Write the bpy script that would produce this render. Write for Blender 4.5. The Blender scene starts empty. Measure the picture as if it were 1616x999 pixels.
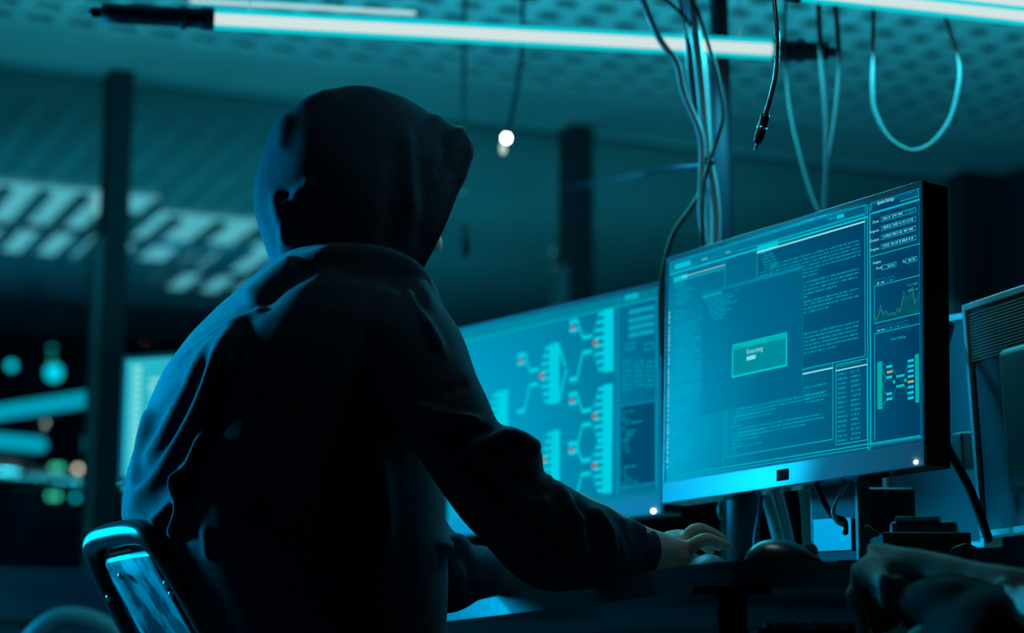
import bpy, bmesh, math, random
import numpy as np
from mathutils import Vector, Matrix, noise
random.seed(7)
PI = math.pi
SC = bpy.context.scene
COL = SC.collection

# ------------------------------------------------------------------ camera
FPX, CX, CY = 3500.0, 808.0, 499.5
PITCH, ROLL, CAMZ = math.radians(10.57), math.radians(0.21), 0.555
_fw = Vector((0, math.cos(PITCH), math.sin(PITCH)))
_up = Vector((0, -math.sin(PITCH), math.cos(PITCH)))
_rt = Vector((1, 0, 0))
R_RT = _rt*math.cos(ROLL) + _up*math.sin(ROLL)
R_UP = _up*math.cos(ROLL) - _rt*math.sin(ROLL)
CAM = Vector((0, 0, CAMZ))
cd = bpy.data.cameras.new('camera')
cam = bpy.data.objects.new('camera', cd)
COL.objects.link(cam)
m = Matrix.Identity(4)
for i in range(3):
    m[i][0], m[i][1], m[i][2], m[i][3] = R_RT[i], R_UP[i], -_fw[i], CAM[i]
cam.matrix_world = m
cd.sensor_fit = 'HORIZONTAL'
cd.sensor_width = 36
cd.lens = FPX/1616*36
cd.clip_start = 0.05
cd.clip_end = 100
cd.dof.use_dof = True
cd.dof.focus_distance = 2.78
cd.dof.aperture_fstop = 2.9
SC.camera = cam

# ------------------------------------------------------------------ world, exposure, lights
SC.view_settings.view_transform = 'Standard'
SC.view_settings.look = 'None'
SC.view_settings.exposure = 0.0
SC.view_settings.gamma = 1.0
SC.view_settings.use_curve_mapping = False
SC.cycles.use_denoising = True
SC.cycles.max_bounces = 6
SC.cycles.sample_clamp_indirect = 4
W = bpy.data.worlds.new('night')
SC.world = W
W.use_nodes = True
W.node_tree.nodes['Background'].inputs[0].default_value = (0.0, 0.008, 0.016, 1)
W.node_tree.nodes['Background'].inputs[1].default_value = 1.0

def area(name, loc, target, sx, sy, energy, color):
    l = bpy.data.lights.new(name, 'AREA')
    l.shape = 'RECTANGLE'; l.size = sx; l.size_y = sy
    l.energy = energy; l.color = color
    o = bpy.data.objects.new(name, l)
    COL.objects.link(o)
    o.location = loc
    d = Vector(target) - Vector(loc)
    o.rotation_euler = d.to_track_quat('-Z', 'Y').to_euler()
    return o
TEAL = (0.03, 0.62, 0.80)
BLUE = (0.0, 0.42, 0.85)
area('window_light', (-2.25, 4.35, 1.15), (0.35, 2.9, 0.85), 1.2, 0.9, 60, BLUE)  # added blue fill from the left, no window on that side
sl_ = area('side_light', (-2.2, 3.62, 1.25), (-0.42, 2.93, 1.0), 0.3, 0.3, 6.0, (0, 0.50, 0.85))
sl_.data.spread = 0.37
area('ceiling_fill', (0.3, 5.0, 1.62), (0.3, 5.001, 2.5), 3.6, 1.2, 34, TEAL)  # added upward fill to brighten the ceiling, no such lamp in the room
area('tube_light', (0.0, 3.52, 1.665), (0.0, 3.50, 0), 0.9, 0.03, 12, TEAL)
area('tube_light_right', (0.75, 3.42, 1.66), (0.75, 3.30, 0), 0.9, 0.03, 11, TEAL)
area('hand_fill', (0.20, 2.62, 1.62), (0.22, 2.82, 0.8), 0.2, 0.2, 0.75, (0.42, 0.78, 0.76))  # added fill above the hand, no desk lamp stands there
u_ = area('beyond_fill', (-0.9, 8.0, 0.8), (-0.9, 8.001, 2.5), 4, 1.0, 12, TEAL)  # added upward fill for the ceiling beyond the glass, no fixture there
u_.data.spread = 1.9
area('facade_fill', (-1.6, 8.6, 2.3), (-2.0, 12.0, 0.9), 2.5, 0.4, 9, (0.0, 0.4, 0.9))  # added blue fill to lift the dark facade, no street lamp there

# ------------------------------------------------------------------ measuring helpers
def ray(px, py):
    return (_fw + R_RT*((px-CX)/FPX) - R_UP*((py-CY)/FPX))
def P(px, py, Y):
    d = ray(px, py)
    return CAM + d*(Y/d.y)
def G(px, py, z):
    d = ray(px, py)
    return CAM + d*((z-CAMZ)/d.z)
def onplane(px, py, p0, n):
    d = ray(px, py)
    return CAM + d*((p0-CAM).dot(n)/d.dot(n))
def rad(px, Y):
    return px*Y/FPX/0.985

# ------------------------------------------------------------------ material helpers
def new_mat(name):
    mt = bpy.data.materials.new(name); mt.use_nodes = True
    return mt, mt.node_tree, mt.node_tree.nodes['Principled BSDF']
def pbr(name, color, rough=0.5, metal=0.0, nscale=0, namt=0.15, bump=0.0, bscale=200, spec=0.5, sheen=0.0, trans=0):
    mt, nt, b = new_mat(name)
    b.inputs['Base Color'].default_value = (*color, 1)
    b.inputs['Roughness'].default_value = rough
    b.inputs['Metallic'].default_value = metal
    b.inputs['Specular IOR Level'].default_value = spec
    b.inputs['Sheen Weight'].default_value = sheen
    if trans: b.inputs['Transmission Weight'].default_value = trans
    tc = nt.nodes.new('ShaderNodeTexCoord')
    if nscale:
        n = nt.nodes.new('ShaderNodeTexNoise'); n.inputs['Scale'].default_value = nscale; n.inputs['Detail'].default_value = 5
        nt.links.new(tc.outputs['Object'], n.inputs['Vector'])
        r = nt.nodes.new('ShaderNodeValToRGB')
        r.color_ramp.elements[0].position = 0.3; r.color_ramp.elements[1].position = 0.7
        r.color_ramp.elements[0].color = (*[c*(1-namt) for c in color], 1)
        r.color_ramp.elements[1].color = (*[min(1, c*(1+namt)) for c in color], 1)
        nt.links.new(n.outputs['Fac'], r.inputs['Fac']); nt.links.new(r.outputs['Color'], b.inputs['Base Color'])
    if bump:
        n2 = nt.nodes.new('ShaderNodeTexNoise'); n2.inputs['Scale'].default_value = bscale; n2.inputs['Detail'].default_value = 4
        nt.links.new(tc.outputs['Object'], n2.inputs['Vector'])
        bp = nt.nodes.new('ShaderNodeBump'); bp.inputs['Strength'].default_value = bump; bp.inputs['Distance'].default_value = 0.002
        nt.links.new(n2.outputs['Fac'], bp.inputs['Height']); nt.links.new(bp.outputs['Normal'], b.inputs['Normal'])
    return mt
def emis(name, color, strength=1.0):
    mt = bpy.data.materials.new(name); mt.use_nodes = True
    nt = mt.node_tree; nt.nodes.clear()
    e = nt.nodes.new('ShaderNodeEmission'); e.inputs[0].default_value = (*color, 1); e.inputs[1].default_value = strength
    o = nt.nodes.new('ShaderNodeOutputMaterial'); nt.links.new(e.outputs[0], o.inputs[0])
    return mt

M = {}
M['black_plastic'] = pbr('black_plastic', (0.012, 0.013, 0.015), 0.42, nscale=30, bump=0.15, bscale=900)
M['gloss_black'] = pbr('gloss_black', (0.006, 0.007, 0.009), 0.16, nscale=20)
M['chair_black'] = pbr('chair_black', (0.012, 0.014, 0.016), 0.24, nscale=25, bump=0.05)
M['grey_plastic'] = pbr('grey_plastic', (0.16, 0.17, 0.18), 0.5, nscale=30, bump=0.1)
M['bezel'] = pbr('bezel_plastic', (0.17, 0.20, 0.27), 0.45, nscale=40, namt=0.05)
M['dark_bezel'] = pbr('dark_bezel', (0.05, 0.07, 0.09), 0.3, nscale=40)
M['silver'] = pbr('silver_plastic', (0.42, 0.46, 0.48), 0.35, 0.3, nscale=30, namt=0.06)
M['monitor_back'] = pbr('monitor_back_plastic', (0.022, 0.035, 0.06), 0.45, nscale=10, bump=0.1)
M['desk'] = pbr('desk_laminate', (0.26, 0.29, 0.28), 0.5, nscale=60, namt=0.25, bump=0.1, bscale=500)
M['desk_edge'] = pbr('desk_edge_band', (0.16, 0.2, 0.22), 0.5, nscale=80, namt=0.2, bump=0.15, bscale=800)
M['metal'] = pbr('dark_metal', (0.05, 0.055, 0.06), 0.35, 0.8, nscale=30)
M['steel'] = pbr('bright_steel', (0.5, 0.52, 0.55), 0.25, 1.0, nscale=50)
M['hoodie'] = pbr('navy_cotton', (0.010, 0.030, 0.055), 0.92, nscale=90, namt=0.25, bump=0.5, bscale=700, spec=0.12, sheen=0.10)
M['trousers'] = pbr('dark_denim', (0.02, 0.028, 0.045), 0.9, nscale=120, namt=0.3, bump=0.3, bscale=600, spec=0.2)
M['skin'] = pbr('skin', (0.62, 0.40, 0.31), 0.5, nscale=35, namt=0.08, bump=0.15, bscale=300)
M['shoe'] = pbr('shoe_leather', (0.03, 0.03, 0.03), 0.5, nscale=30)
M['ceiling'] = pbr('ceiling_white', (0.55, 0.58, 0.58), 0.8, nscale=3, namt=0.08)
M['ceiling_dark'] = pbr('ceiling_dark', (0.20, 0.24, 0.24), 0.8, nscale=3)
M['grid'] = pbr('grid_panel_white', (0.62, 0.64, 0.64), 0.6, nscale=6, namt=0.1)
M['void'] = pbr('plenum_dark', (0.03, 0.04, 0.04), 0.9, nscale=3)
M['wall'] = pbr('wall_paint', (0.02, 0.03, 0.04), 0.85, nscale=4, namt=0.1)
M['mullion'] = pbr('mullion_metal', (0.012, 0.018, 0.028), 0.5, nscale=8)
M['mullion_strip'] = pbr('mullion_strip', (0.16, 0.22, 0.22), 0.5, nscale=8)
M['floor'] = pbr('carpet', (0.12, 0.14, 0.15), 0.95, nscale=50, bump=0.3)
M['cable'] = pbr('black_cable', (0.005, 0.006, 0.009), 0.5, nscale=20)
M['cable_matte'] = pbr('matte_black', (0.004, 0.005, 0.006), 0.95, nscale=20, spec=0.05)
M['blue_cable'] = pbr('blue_cable', (0.01, 0.04, 0.09), 0.4, nscale=20)
M['teal_cable'] = pbr('pale_cable', (0.26, 0.34, 0.36), 0.4, nscale=20)
M['dim_cable'] = pbr('dim_cable', (0.03, 0.06, 0.06), 0.5, nscale=20)
M['clear_cable'] = pbr('clear_cable', (0.05, 0.10, 0.10), 0.25, nscale=20)
M['pole'] = pbr('pole_paint', (0.008, 0.016, 0.032), 0.5, nscale=10)
M['cloth'] = pbr('grey_canvas', (0.30, 0.44, 0.42), 0.9, nscale=40, namt=0.2, bump=0.4, bscale=500, spec=0.1, sheen=0.1)
M['note'] = pbr('blue_paper', (0.15, 0.80, 0.98), 0.7, nscale=10, namt=0.03)
M['cabinet'] = pbr('cabinet_paint', (0.03, 0.055, 0.08), 0.6, nscale=6, namt=0.2)
M['building'] = pbr('building_concrete', (0.006, 0.014, 0.034), 0.8, nscale=1.2, namt=0.5)
M['edge_light'] = pbr('edge_light_paint', (0.30, 0.55, 0.66), 0.5, nscale=700, namt=0.6)
M['tube_core'] = emis('tube_core', (1.6, 0.95, 0.80), 1.0)
M['led_white'] = emis('led_white', (0.8, 1.0, 1.0), 14)
M['led_warm'] = emis('led_warm', (1.0, 0.75, 0.6), 5)

def halo_mat(name, col, s, op):  # cyan overexposure halo round a tube, painted as a glowing shell
    mt = bpy.data.materials.new(name); mt.use_nodes = True
    nt = mt.node_tree; nt.nodes.clear()
    e = nt.nodes.new('ShaderNodeEmission'); e.inputs[0].default_value = (*col, 1); e.inputs[1].default_value = s
    t = nt.nodes.new('ShaderNodeBsdfTransparent'); mx = nt.nodes.new('ShaderNodeMixShader'); mx.inputs[0].default_value = op
    o = nt.nodes.new('ShaderNodeOutputMaterial')
    nt.links.new(t.outputs[0], mx.inputs[1]); nt.links.new(e.outputs[0], mx.inputs[2]); nt.links.new(mx.outputs[0], o.inputs[0])
    return mt
M['tube_halo'] = halo_mat('tube_halo', (0.0, 0.66, 0.74), 1.0, 0.6)

def glass_mat():
    mt = bpy.data.materials.new('window_glass'); mt.use_nodes = True
    nt = mt.node_tree; nt.nodes.clear()
    g = nt.nodes.new('ShaderNodeBsdfGlossy'); g.inputs['Roughness'].default_value = 0.02; g.inputs[0].default_value = (0.9, 1, 1, 1)
    t = nt.nodes.new('ShaderNodeBsdfTransparent'); t.inputs[0].default_value = (0.75, 0.92, 0.95, 1)
    f = nt.nodes.new('ShaderNodeFresnel'); f.inputs[0].default_value = 1.5
    mx = nt.nodes.new('ShaderNodeMixShader'); o = nt.nodes.new('ShaderNodeOutputMaterial')
    nt.links.new(f.outputs[0], mx.inputs[0]); nt.links.new(t.outputs[0], mx.inputs[1]); nt.links.new(g.outputs[0], mx.inputs[2]); nt.links.new(mx.outputs[0], o.inputs[0])
    return mt
M['glass'] = glass_mat()

def panel_mat():
    mt, nt, b = new_mat('scuffed_panel')
    tc = nt.nodes.new('ShaderNodeTexCoord'); mp = nt.nodes.new('ShaderNodeMapping'); mp.inputs['Scale'].default_value = (34, 34, 8)
    n = nt.nodes.new('ShaderNodeTexNoise'); n.inputs['Scale'].default_value = 1.0; n.inputs['Detail'].default_value = 6
    r = nt.nodes.new('ShaderNodeValToRGB')
    r.color_ramp.elements[0].position = 0.44; r.color_ramp.elements[1].position = 0.60
    r.color_ramp.elements[0].color = (0.005, 0.010, 0.028, 1); r.color_ramp.elements[1].color = (0.13, 0.22, 0.27, 1)
    nt.links.new(tc.outputs['Object'], mp.inputs['Vector']); nt.links.new(mp.outputs[0], n.inputs['Vector'])
    nt.links.new(n.outputs['Fac'], r.inputs['Fac']); nt.links.new(r.outputs['Color'], b.inputs['Base Color'])
    b.inputs['Roughness'].default_value = 0.75
    b.inputs['Specular IOR Level'].default_value = 0.15
    return mt
M['panel'] = panel_mat()

# ------------------------------------------------------------------ object helpers
def obj(name, bm, mat, parent=None, smooth=True, recalc=True):
    if recalc: bmesh.ops.recalc_face_normals(bm, faces=bm.faces[:])
    me = bpy.data.meshes.new(name); bm.to_mesh(me); bm.free()
    mats = mat if isinstance(mat, list) else [mat]
    for q in mats: me.materials.append(q)
    for p in me.polygons: p.use_smooth = smooth
    o = bpy.data.objects.new(name, me); COL.objects.link(o)
    if parent is not None:
        o.parent = parent
        o.matrix_parent_inverse = parent.matrix_world.inverted()
    return o
def tag(o, label, cat, group=None, kind=None):
    o['label'] = label; o['category'] = cat
    if group: o['group'] = group
    if kind: o['kind'] = kind
    return o
def struct(o):
    o['kind'] = 'structure'; return o
def thing(name, label, cat, loc, group=None):
    o = bpy.data.objects.new(name, None); COL.objects.link(o)
    o.location = loc; o.matrix_world = Matrix.Translation(Vector(loc))
    o.empty_display_size = 0.05
    return tag(o, label, cat, group)
def box(bm, c, x, y, z, hx, hy, hz, mi=0, bevel=0.0):
    """oriented box: centre c, unit axes x,y,z and half sizes"""
    c = Vector(c); vs = []
    for a in (-1, 1):
        for b in (-1, 1):
            for d in (-1, 1):
                vs.append(bm.verts.new(c + x*(a*hx) + y*(b*hy) + z*(d*hz)))
    F = [(0,1,3,2),(4,6,7,5),(0,4,5,1),(2,3,7,6),(0,2,6,4),(1,5,7,3)]
    fs = []
    for f in F:
        fc = bm.faces.new([vs[i] for i in f]); fc.material_index = mi; fs.append(fc)
    if bevel:
        es = list({e for f in fs for e in f.edges})
        r = bmesh.ops.bevel(bm, geom=es, offset=bevel, segments=3, profile=0.6, affect='EDGES')
        for f in r['faces']: f.material_index = mi
XA, YA, ZA = Vector((1,0,0)), Vector((0,1,0)), Vector((0,0,1))
def catmull(pts, n=8, closed=False):
    pts = [Vector(p) for p in pts]; out = []
    N = len(pts)
    for i in range(N-1):
        p0 = pts[max(i-1, 0)]; p1 = pts[i]; p2 = pts[i+1]; p3 = pts[min(i+2, N-1)]
        for k in range(n):
            t = k/n
            out.append(0.5*((2*p1) + (p2-p0)*t + (2*p0-5*p1+4*p2-p3)*t*t + (3*p1-p0-3*p2+p3)*t*t*t))
    out.append(pts[-1]); return out
def interp_r(rs, n=8):
    out = []
    for i in range(len(rs)-1):
        for k in range(n):
            t = k/n; t = t*t*(3-2*t)
            out.append(rs[i]*(1-t)+rs[i+1]*t)
    out.append(rs[-1]); return out
def tube(bm, pts, rs, seg=16, n=8, dome=True, mi=0, flat=1.0, up=None):
    if not isinstance(rs, (list, tuple)): rs = [rs]*len(pts)
    c = catmull(pts, n) if n > 1 else [Vector(p) for p in pts]
    r = interp_r(list(rs), n) if n > 1 else list(rs)
    t0 = (c[1]-c[0]).normalized(); t1 = (c[-1]-c[-2]).normalized()
    if dome:
        a0 = [(c[0]-t0*(r[0]*s), r[0]*math.sqrt(max(0, 1-s*s))) for s in (0.97, 0.8, 0.5)]
        a1 = [(c[-1]+t1*(r[-1]*s), r[-1]*math.sqrt(max(0, 1-s*s))) for s in (0.5, 0.8, 0.97)]
        c = [a[0] for a in a0] + c + [a[0] for a in a1]
        r = [a[1] for a in a0] + r + [a[1] for a in a1]
    ref = up or (ZA if abs(t0.z) < 0.9 else XA)
    nrm = (ref - t0*ref.dot(t0)).normalized()
    rings = []
    for i, p in enumerate(c):
        t = (c[min(i+1, len(c)-1)] - c[max(i-1, 0)]).normalized()
        nrm = (nrm - t*nrm.dot(t)).normalized(); bi = t.cross(nrm)
        rings.append([bm.verts.new(p + (nrm*math.cos(2*PI*k/seg)*flat + bi*math.sin(2*PI*k/seg))*r[i]) for k in range(seg)])
    skin_rings(bm, rings, mi)
def skin_rings(bm, rings, mi=0, cap=True):
    seg = len(rings[0])
    for i in range(len(rings)-1):
        for k in range(seg):
            f = bm.faces.new((rings[i][k], rings[i][(k+1) % seg], rings[i+1][(k+1) % seg], rings[i+1][k])); f.material_index = mi
    if cap:
        f = bm.faces.new(rings[0][::-1]); f.material_index = mi
        f = bm.faces.new(rings[-1]); f.material_index = mi
def ellipsoid(bm, c, ax, ay, az, rx, ry, rz, mi=0, seg=24, rings=14):
    res = bmesh.ops.create_uvsphere(bm, u_segments=seg, v_segments=rings, radius=1.0)
    for v in res['verts']:
        v.co = Vector(c) + ax*(v.co.x*rx) + ay*(v.co.y*ry) + az*(v.co.z*rz)
    for f in {f for v in res['verts'] for f in v.link_faces}: f.material_index = mi
def prism(bm, poly, z0, z1, mi=0, side_mi=None):
    a = [bm.verts.new((p[0], p[1], z0)) for p in poly]; b = [bm.verts.new((p[0], p[1], z1)) for p in poly]
    n = len(poly)
    bm.faces.new(a[::-1]).material_index = mi; bm.faces.new(b).material_index = mi
    for i in range(n):
        bm.faces.new((a[i], a[(i+1) % n], b[(i+1) % n], b[i])).material_index = mi if side_mi is None else side_mi
def wire(name, pts, r, mat, label, cat='cable', parent=None, seg=10, group=None, n=8):
    bm = bmesh.new(); tube(bm, pts, r, seg=seg, n=n)
    o = obj(name, bm, mat, parent)
    if label: tag(o, label, cat, group)
    return o
def evaluate(o, mods):
    for kind, kw in mods:
        md = o.modifiers.new(kind.lower(), kind)
        for k, v in kw.items(): setattr(md, k, v)
    dg = bpy.context.evaluated_depsgraph_get(); dg.update()
    me = bpy.data.meshes.new_from_object(o.evaluated_get(dg))
    o.modifiers.clear(); old = o.data
    mats = [q for q in old.materials]
    o.data = me
    me.materials.clear()
    for q in mats: me.materials.append(q)
    bpy.data.meshes.remove(old)
    for p in me.polygons: p.use_smooth = True
    return o
def verts_np(me):
    a = np.empty(len(me.vertices)*3); me.vertices.foreach_get('co', a)
    b = np.empty(len(me.vertices)*3); me.vertex_normals.foreach_get('vector', b)
    return a.reshape(-1, 3), b.reshape(-1, 3)
def proj_np(co):
    q = co - np.array(CAM)
    x = q@np.array(R_RT); y = q@np.array(R_UP); z = q@np.array(_fw)
    return np.stack([CX+FPX*x/z, CY-FPX*y/z], 1), z
def seg_dist(p, poly):
    best = np.full(len(p), 1e9); tt = np.zeros(len(p)); N = len(poly)-1
    for i in range(N):
        a = np.array(poly[i], float); b = np.array(poly[i+1], float); d = b-a
        t = np.clip(((p-a)@d)/(d@d), 0, 1); q = a+t[:, None]*d
        dd = np.linalg.norm(p-q, axis=1); m_ = dd < best
        best[m_] = dd[m_]; tt[m_] = (i+t[m_])/N
    return best, tt
def folds(o, fl, seed=0, wav=0.0, wscale=9, zr=None):
    """cloth folds: ridges/valleys worked into the real surface, measured along lines seen from the front"""
    me = o.data; co, no = verts_np(me); px, z = proj_np(co)
    view = co - np.array(CAM); view /= np.linalg.norm(view, axis=1)[:, None]
    facing = np.clip(-(no*view).sum(1)*2.0+0.5, 0, 1)
    disp = np.zeros(len(co))
    for poly, w, amp in fl:
        pl = [tuple(v)[:2] for v in catmull([(a, b, 0) for a, b in poly], 4)]
        d, t = seg_dist(px, pl)
        fade = np.minimum(1, np.minimum(t, 1-t)*5+0.15)
        disp += amp*np.exp(-(d/w)**2)*fade
    disp *= facing
    if wav:
        for i in range(len(co)):
            v = Vector(co[i])*wscale + Vector((seed, 0, 0))
            disp[i] += wav*noise.noise(v)
    co = co + no*disp[:, None]
    me.vertices.foreach_set('co', co.ravel()); me.update()

# ------------------------------------------------------------------ room shell
ZC = 2.505                                  # ceiling height
w0, w1 = G(0, 90, ZC), G(1560, 275, ZC)
AX = (w1-w0); AX.z = 0; AX.normalize()      # along the glass wall
BX = Vector((-AX.y, AX.x, 0))               # away from the camera
ORG = Vector((w0.x, w0.y, 0))
def RM(a, b, z): return ORG + AX*a + BX*b + ZA*z
A0, A1, B0 = -2.5, 5.2, -9.0
bm = bmesh.new(); box(bm, RM((A0+A1)/2, 0, -0.05), AX, BX, ZA, (A1-A0)/2+3, 12, 0.05)
struct(obj('floor', bm, M['floor'], smooth=False))
bm = bmesh.new(); box(bm, RM((A0+A1)/2, -0.12, ZC+0.04), AX, BX, ZA, (A1-A0)/2, 0.22, 0.04)
struct(obj('ceiling', bm, M['ceiling'], smooth=False))
bm = bmesh.new(); box(bm, RM((A0+A1)/2, B0/2-0.17, ZC+0.35), AX, BX, ZA, (A1-A0)/2, -B0/2-0.17, 0.04)
struct(obj('ceiling_void', bm, M['void'], smooth=False))
# egg crate ceiling grid
bm = bmesh.new()
pit = 0.118; b_hi = -0.34; b_lo = -3.6
nb = int((b_hi-b_lo)/pit); na = int((A1-A0)/pit)
for i in range(nb+1):
    box(bm, RM((A0+A1)/2, b_hi-i*pit, ZC+0.006), AX, BX, ZA, (A1-A0)/2, 0.022, 0.006)
for i in range(na+1):
    box(bm, RM(A0+i*pit, (b_hi+b_lo)/2, ZC+0.006), AX, BX, ZA, 0.022, (b_hi-b_lo)/2, 0.0055)
struct(obj('ceiling_grid', bm, M['grid'], smooth=False))
bm = bmesh.new(); box(bm, RM((A0+A1)/2, (b_lo+B0)/2, ZC+0.04), AX, BX, ZA, (A1-A0)/2, (b_lo-B0)/2, 0.04)
struct(obj('ceiling_rear', bm, M['void'], smooth=False))
for nm, c, hx, hy in (('wall_left', RM(A0, B0/2, ZC/2+.2), 0.06, -B0/2), ('wall_back', RM((A0+A1)/2, B0, ZC/2+.2), (A1-A0)/2, 0.06)):
    bm = bmesh.new(); box(bm, c, AX, BX, ZA, hx, hy, ZC/2+0.2)
    struct(obj(nm, bm, M['wall'], smooth=False))
bm = bmesh.new(); box(bm, RM(A1, B0/2, ZC/2+.2), AX, BX, ZA, 0.06, -B0/2, ZC/2+0.2)
struct(obj('wall_right', bm, M['wall'], smooth=False))

def wall_a(px, py):      # where a pixel's ray meets the glass wall
    p = onplane(px, py, RM(0, 0, 0), BX); return (p-ORG).dot(AX), p.z
# mullions and panes
mull = [(-1.35, 0.035, None), (wall_a(187, 250)[0], 0.036, 'L'), (wall_a(915, 330)[0], 0.042, 'R'), (wall_a(1536, 380)[0], 0.055, 'R')]
k = 1
for a, h, strip in mull:
    bm = bmesh.new(); box(bm, RM(a, 0.03, ZC/2), AX, BX, ZA, h, 0.05, ZC/2-0.001, bevel=0.004)
    o = struct(obj('trim_%d' % k, bm, M['mullion'], smooth=False)); k += 1
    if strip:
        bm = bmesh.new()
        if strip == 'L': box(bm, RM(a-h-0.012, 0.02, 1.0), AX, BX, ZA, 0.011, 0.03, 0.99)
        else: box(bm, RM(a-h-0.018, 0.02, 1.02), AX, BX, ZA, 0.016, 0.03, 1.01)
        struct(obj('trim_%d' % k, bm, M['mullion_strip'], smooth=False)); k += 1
edges = [mull[0][0]] + [q[0] for q in mull[1:]]
for i in range(len(edges)-1):
    bm = bmesh.new()
    a, b = edges[i]+mull[i][1]+0.002, edges[i+1]-mull[i+1][1]-(0.03 if mull[i+1][2] == 'L' else 0.04)
    box(bm, RM((a+b)/2, 0.03, ZC/2), AX, BX, ZA, (b-a)/2, 0.004, ZC/2-0.002)
    struct(obj('window_%d' % (i+1), bm, M['glass'], smooth=False))
bm = bmesh.new(); box(bm, RM(edges[-1]+0.055+1.0, 0.05, ZC/2), AX, BX, ZA, 1.0, 0.06, ZC/2-0.001)
struct(obj('wall_front', bm, M['wall'], smooth=False))
bm = bmesh.new(); box(bm, RM(A0+0.55, 0.05, ZC/2), AX, BX, ZA, 0.58, 0.06, ZC/2-0.001)
struct(obj('wall_front_left', bm, M['wall'], smooth=False))
# dark column and soffit at the right end
la, lz = wall_a(1561, 224)
lkr = thing('tall_locker', 'tall shallow dark locker standing at the right end of the glass wall', 'locker', RM(la+0.33, -0.11, 0))
bm = bmesh.new(); lz = min(lz, ZC-.02)
box(bm, RM(la+0.33, -0.11, lz/2), AX, BX, ZA, 0.33, 0.08, lz/2-0.001, bevel=0.005); obj('body', bm, M['mullion'], lkr, smooth=False)
for i in range(2):
    bm = bmesh.new(); box(bm, RM(la+0.168+0.324*i, -0.197, lz/2), AX, BX, ZA, 0.155, 0.006, lz/2-0.03, bevel=0.003); d_ = obj('door', bm, M['mullion'], lkr, smooth=False)
    bm = bmesh.new(); box(bm, RM(la+0.29+0.08*i, -0.21, 1.1), AX, BX, ZA, 0.006, 0.008, 0.06, bevel=0.002); obj('handle', bm, M['metal'], d_, smooth=False)

# beyond the glass: a second space
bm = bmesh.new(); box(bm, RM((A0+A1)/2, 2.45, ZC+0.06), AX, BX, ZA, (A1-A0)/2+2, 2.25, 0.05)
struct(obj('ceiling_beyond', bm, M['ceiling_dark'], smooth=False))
bm = bmesh.new(); box(bm, RM((A0+A1)/2, 7.6, 1.7), AX, BX, ZA, 7.5, 0.1, 1.7)
struct(obj('wall_far', bm, M['building'], smooth=False))

M['mirror_glow'] = emis('reflected_ceiling', (0.16, 0.54, 0.60), 0.95)  # room ceiling mirrored in the glass, painted as glowing panels
M['mirror_glow_dim'] = emis('reflected_ceiling_dim', (0.02, 0.26, 0.32), 0.75)
M['mirrored_louver'] = pbr('louver_fins', (0.05, 0.10, 0.10), 0.7, nscale=5)
def mirrored_louver(c1, c2, c3, c4, mat, label):
    """ceiling patch mirrored in the glass, built as a glowing panel with louvre fins; corners are points of the ceiling in the space beyond"""
    ps = [G(x, y, ZC) for x, y in (c1, c2, c3, c4)]
    aa = [(p-ORG).dot(AX) for p in ps]; bb = [(p-ORG).dot(BX) for p in ps]
    a0, a1, b0, b1 = min(aa), max(aa), min(bb), max(bb)
    root = thing('ceiling_reflection', label, 'ceiling light', RM((a0+a1)/2, (b0+b1)/2, ZC-0.005), 'ceiling reflections in the glass')
    bm = bmesh.new(); box(bm, RM((a0+a1)/2, (b0+b1)/2, ZC-0.004), AX, BX, ZA, (a1-a0)/2, (b1-b0)/2, 0.002)
    obj('reflected_glow', bm, mat, root, smooth=False)
    bm = bmesh.new(); n = max(2, int((a1-a0)/0.14))
    for i in range(n+1):
        box(bm, RM(a0+(a1-a0)*i/n, (b0+b1)/2, ZC-0.028), AX, BX, ZA, 0.024, (b1-b0)/2, 0.012)
    n = max(2, int((b1-b0)/0.7))
    for i in range(1, n):
        box(bm, RM((a0+a1)/2, b0+(b1-b0)*i/n, ZC-0.028), AX, BX, ZA, (a1-a0)/2, 0.02, 0.0115)
    obj('louvre', bm, M['mirrored_louver'], root, smooth=False)
mirrored_louver((-60, 290), (150, 300), (-60, 388), (150, 400), M['mirror_glow'], 'ceiling reflection in the glass, built as a glowing panel, left of the leftmost dark post')
mirrored_louver((205, 330), (330, 340), (205, 405), (330, 412), M['mirror_glow'], 'ceiling reflection in the glass, built as a glowing panel, just right of the leftmost dark post')
mirrored_louver((335, 380), (450, 388), (335, 458), (450, 462), M['mirror_glow'], 'bright ceiling reflection in the glass, built as a glowing panel, beside the hood')

# far city / equipment lights seen out of focus
def mk_building(name, label, c, hx, hy, hz, lights):
    root = thing(name, label, 'building', (c.x, c.y, 0))
    bm = bmesh.new(); box(bm, c, AX, BX, ZA, hx, hy, hz, bevel=0.02)
    for i in range(3):
        box(bm, c + ZA*(hz*(-0.6+0.6*i)) - BX*(hy+0.02), AX, BX, ZA, hx*0.96, 0.02, 0.03)
    obj('facade', bm, M['building'], root, smooth=False)
    for (px, py, r, col, s) in lights:
        p = onplane(px, py, c - BX*(hy+0.06), BX)
        bm = bmesh.new(); ellipsoid(bm, p, XA, YA, ZA, r, r, r, seg=12, rings=8)
        o = obj('lamp', bm, emis('lamp_glow', col, s), root)
Tc, Gc, Oc, Rc = (0.0, 0.5, 0.6), (0.03, 0.35, 0.2), (0.8, 0.5, 0.35), (0.6, 0.2, 0.18)
cL = onplane(70, 640, RM(0, 6.2, 0), BX); cR = onplane(345, 640, RM(0, 6.2, 0), BX)
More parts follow.
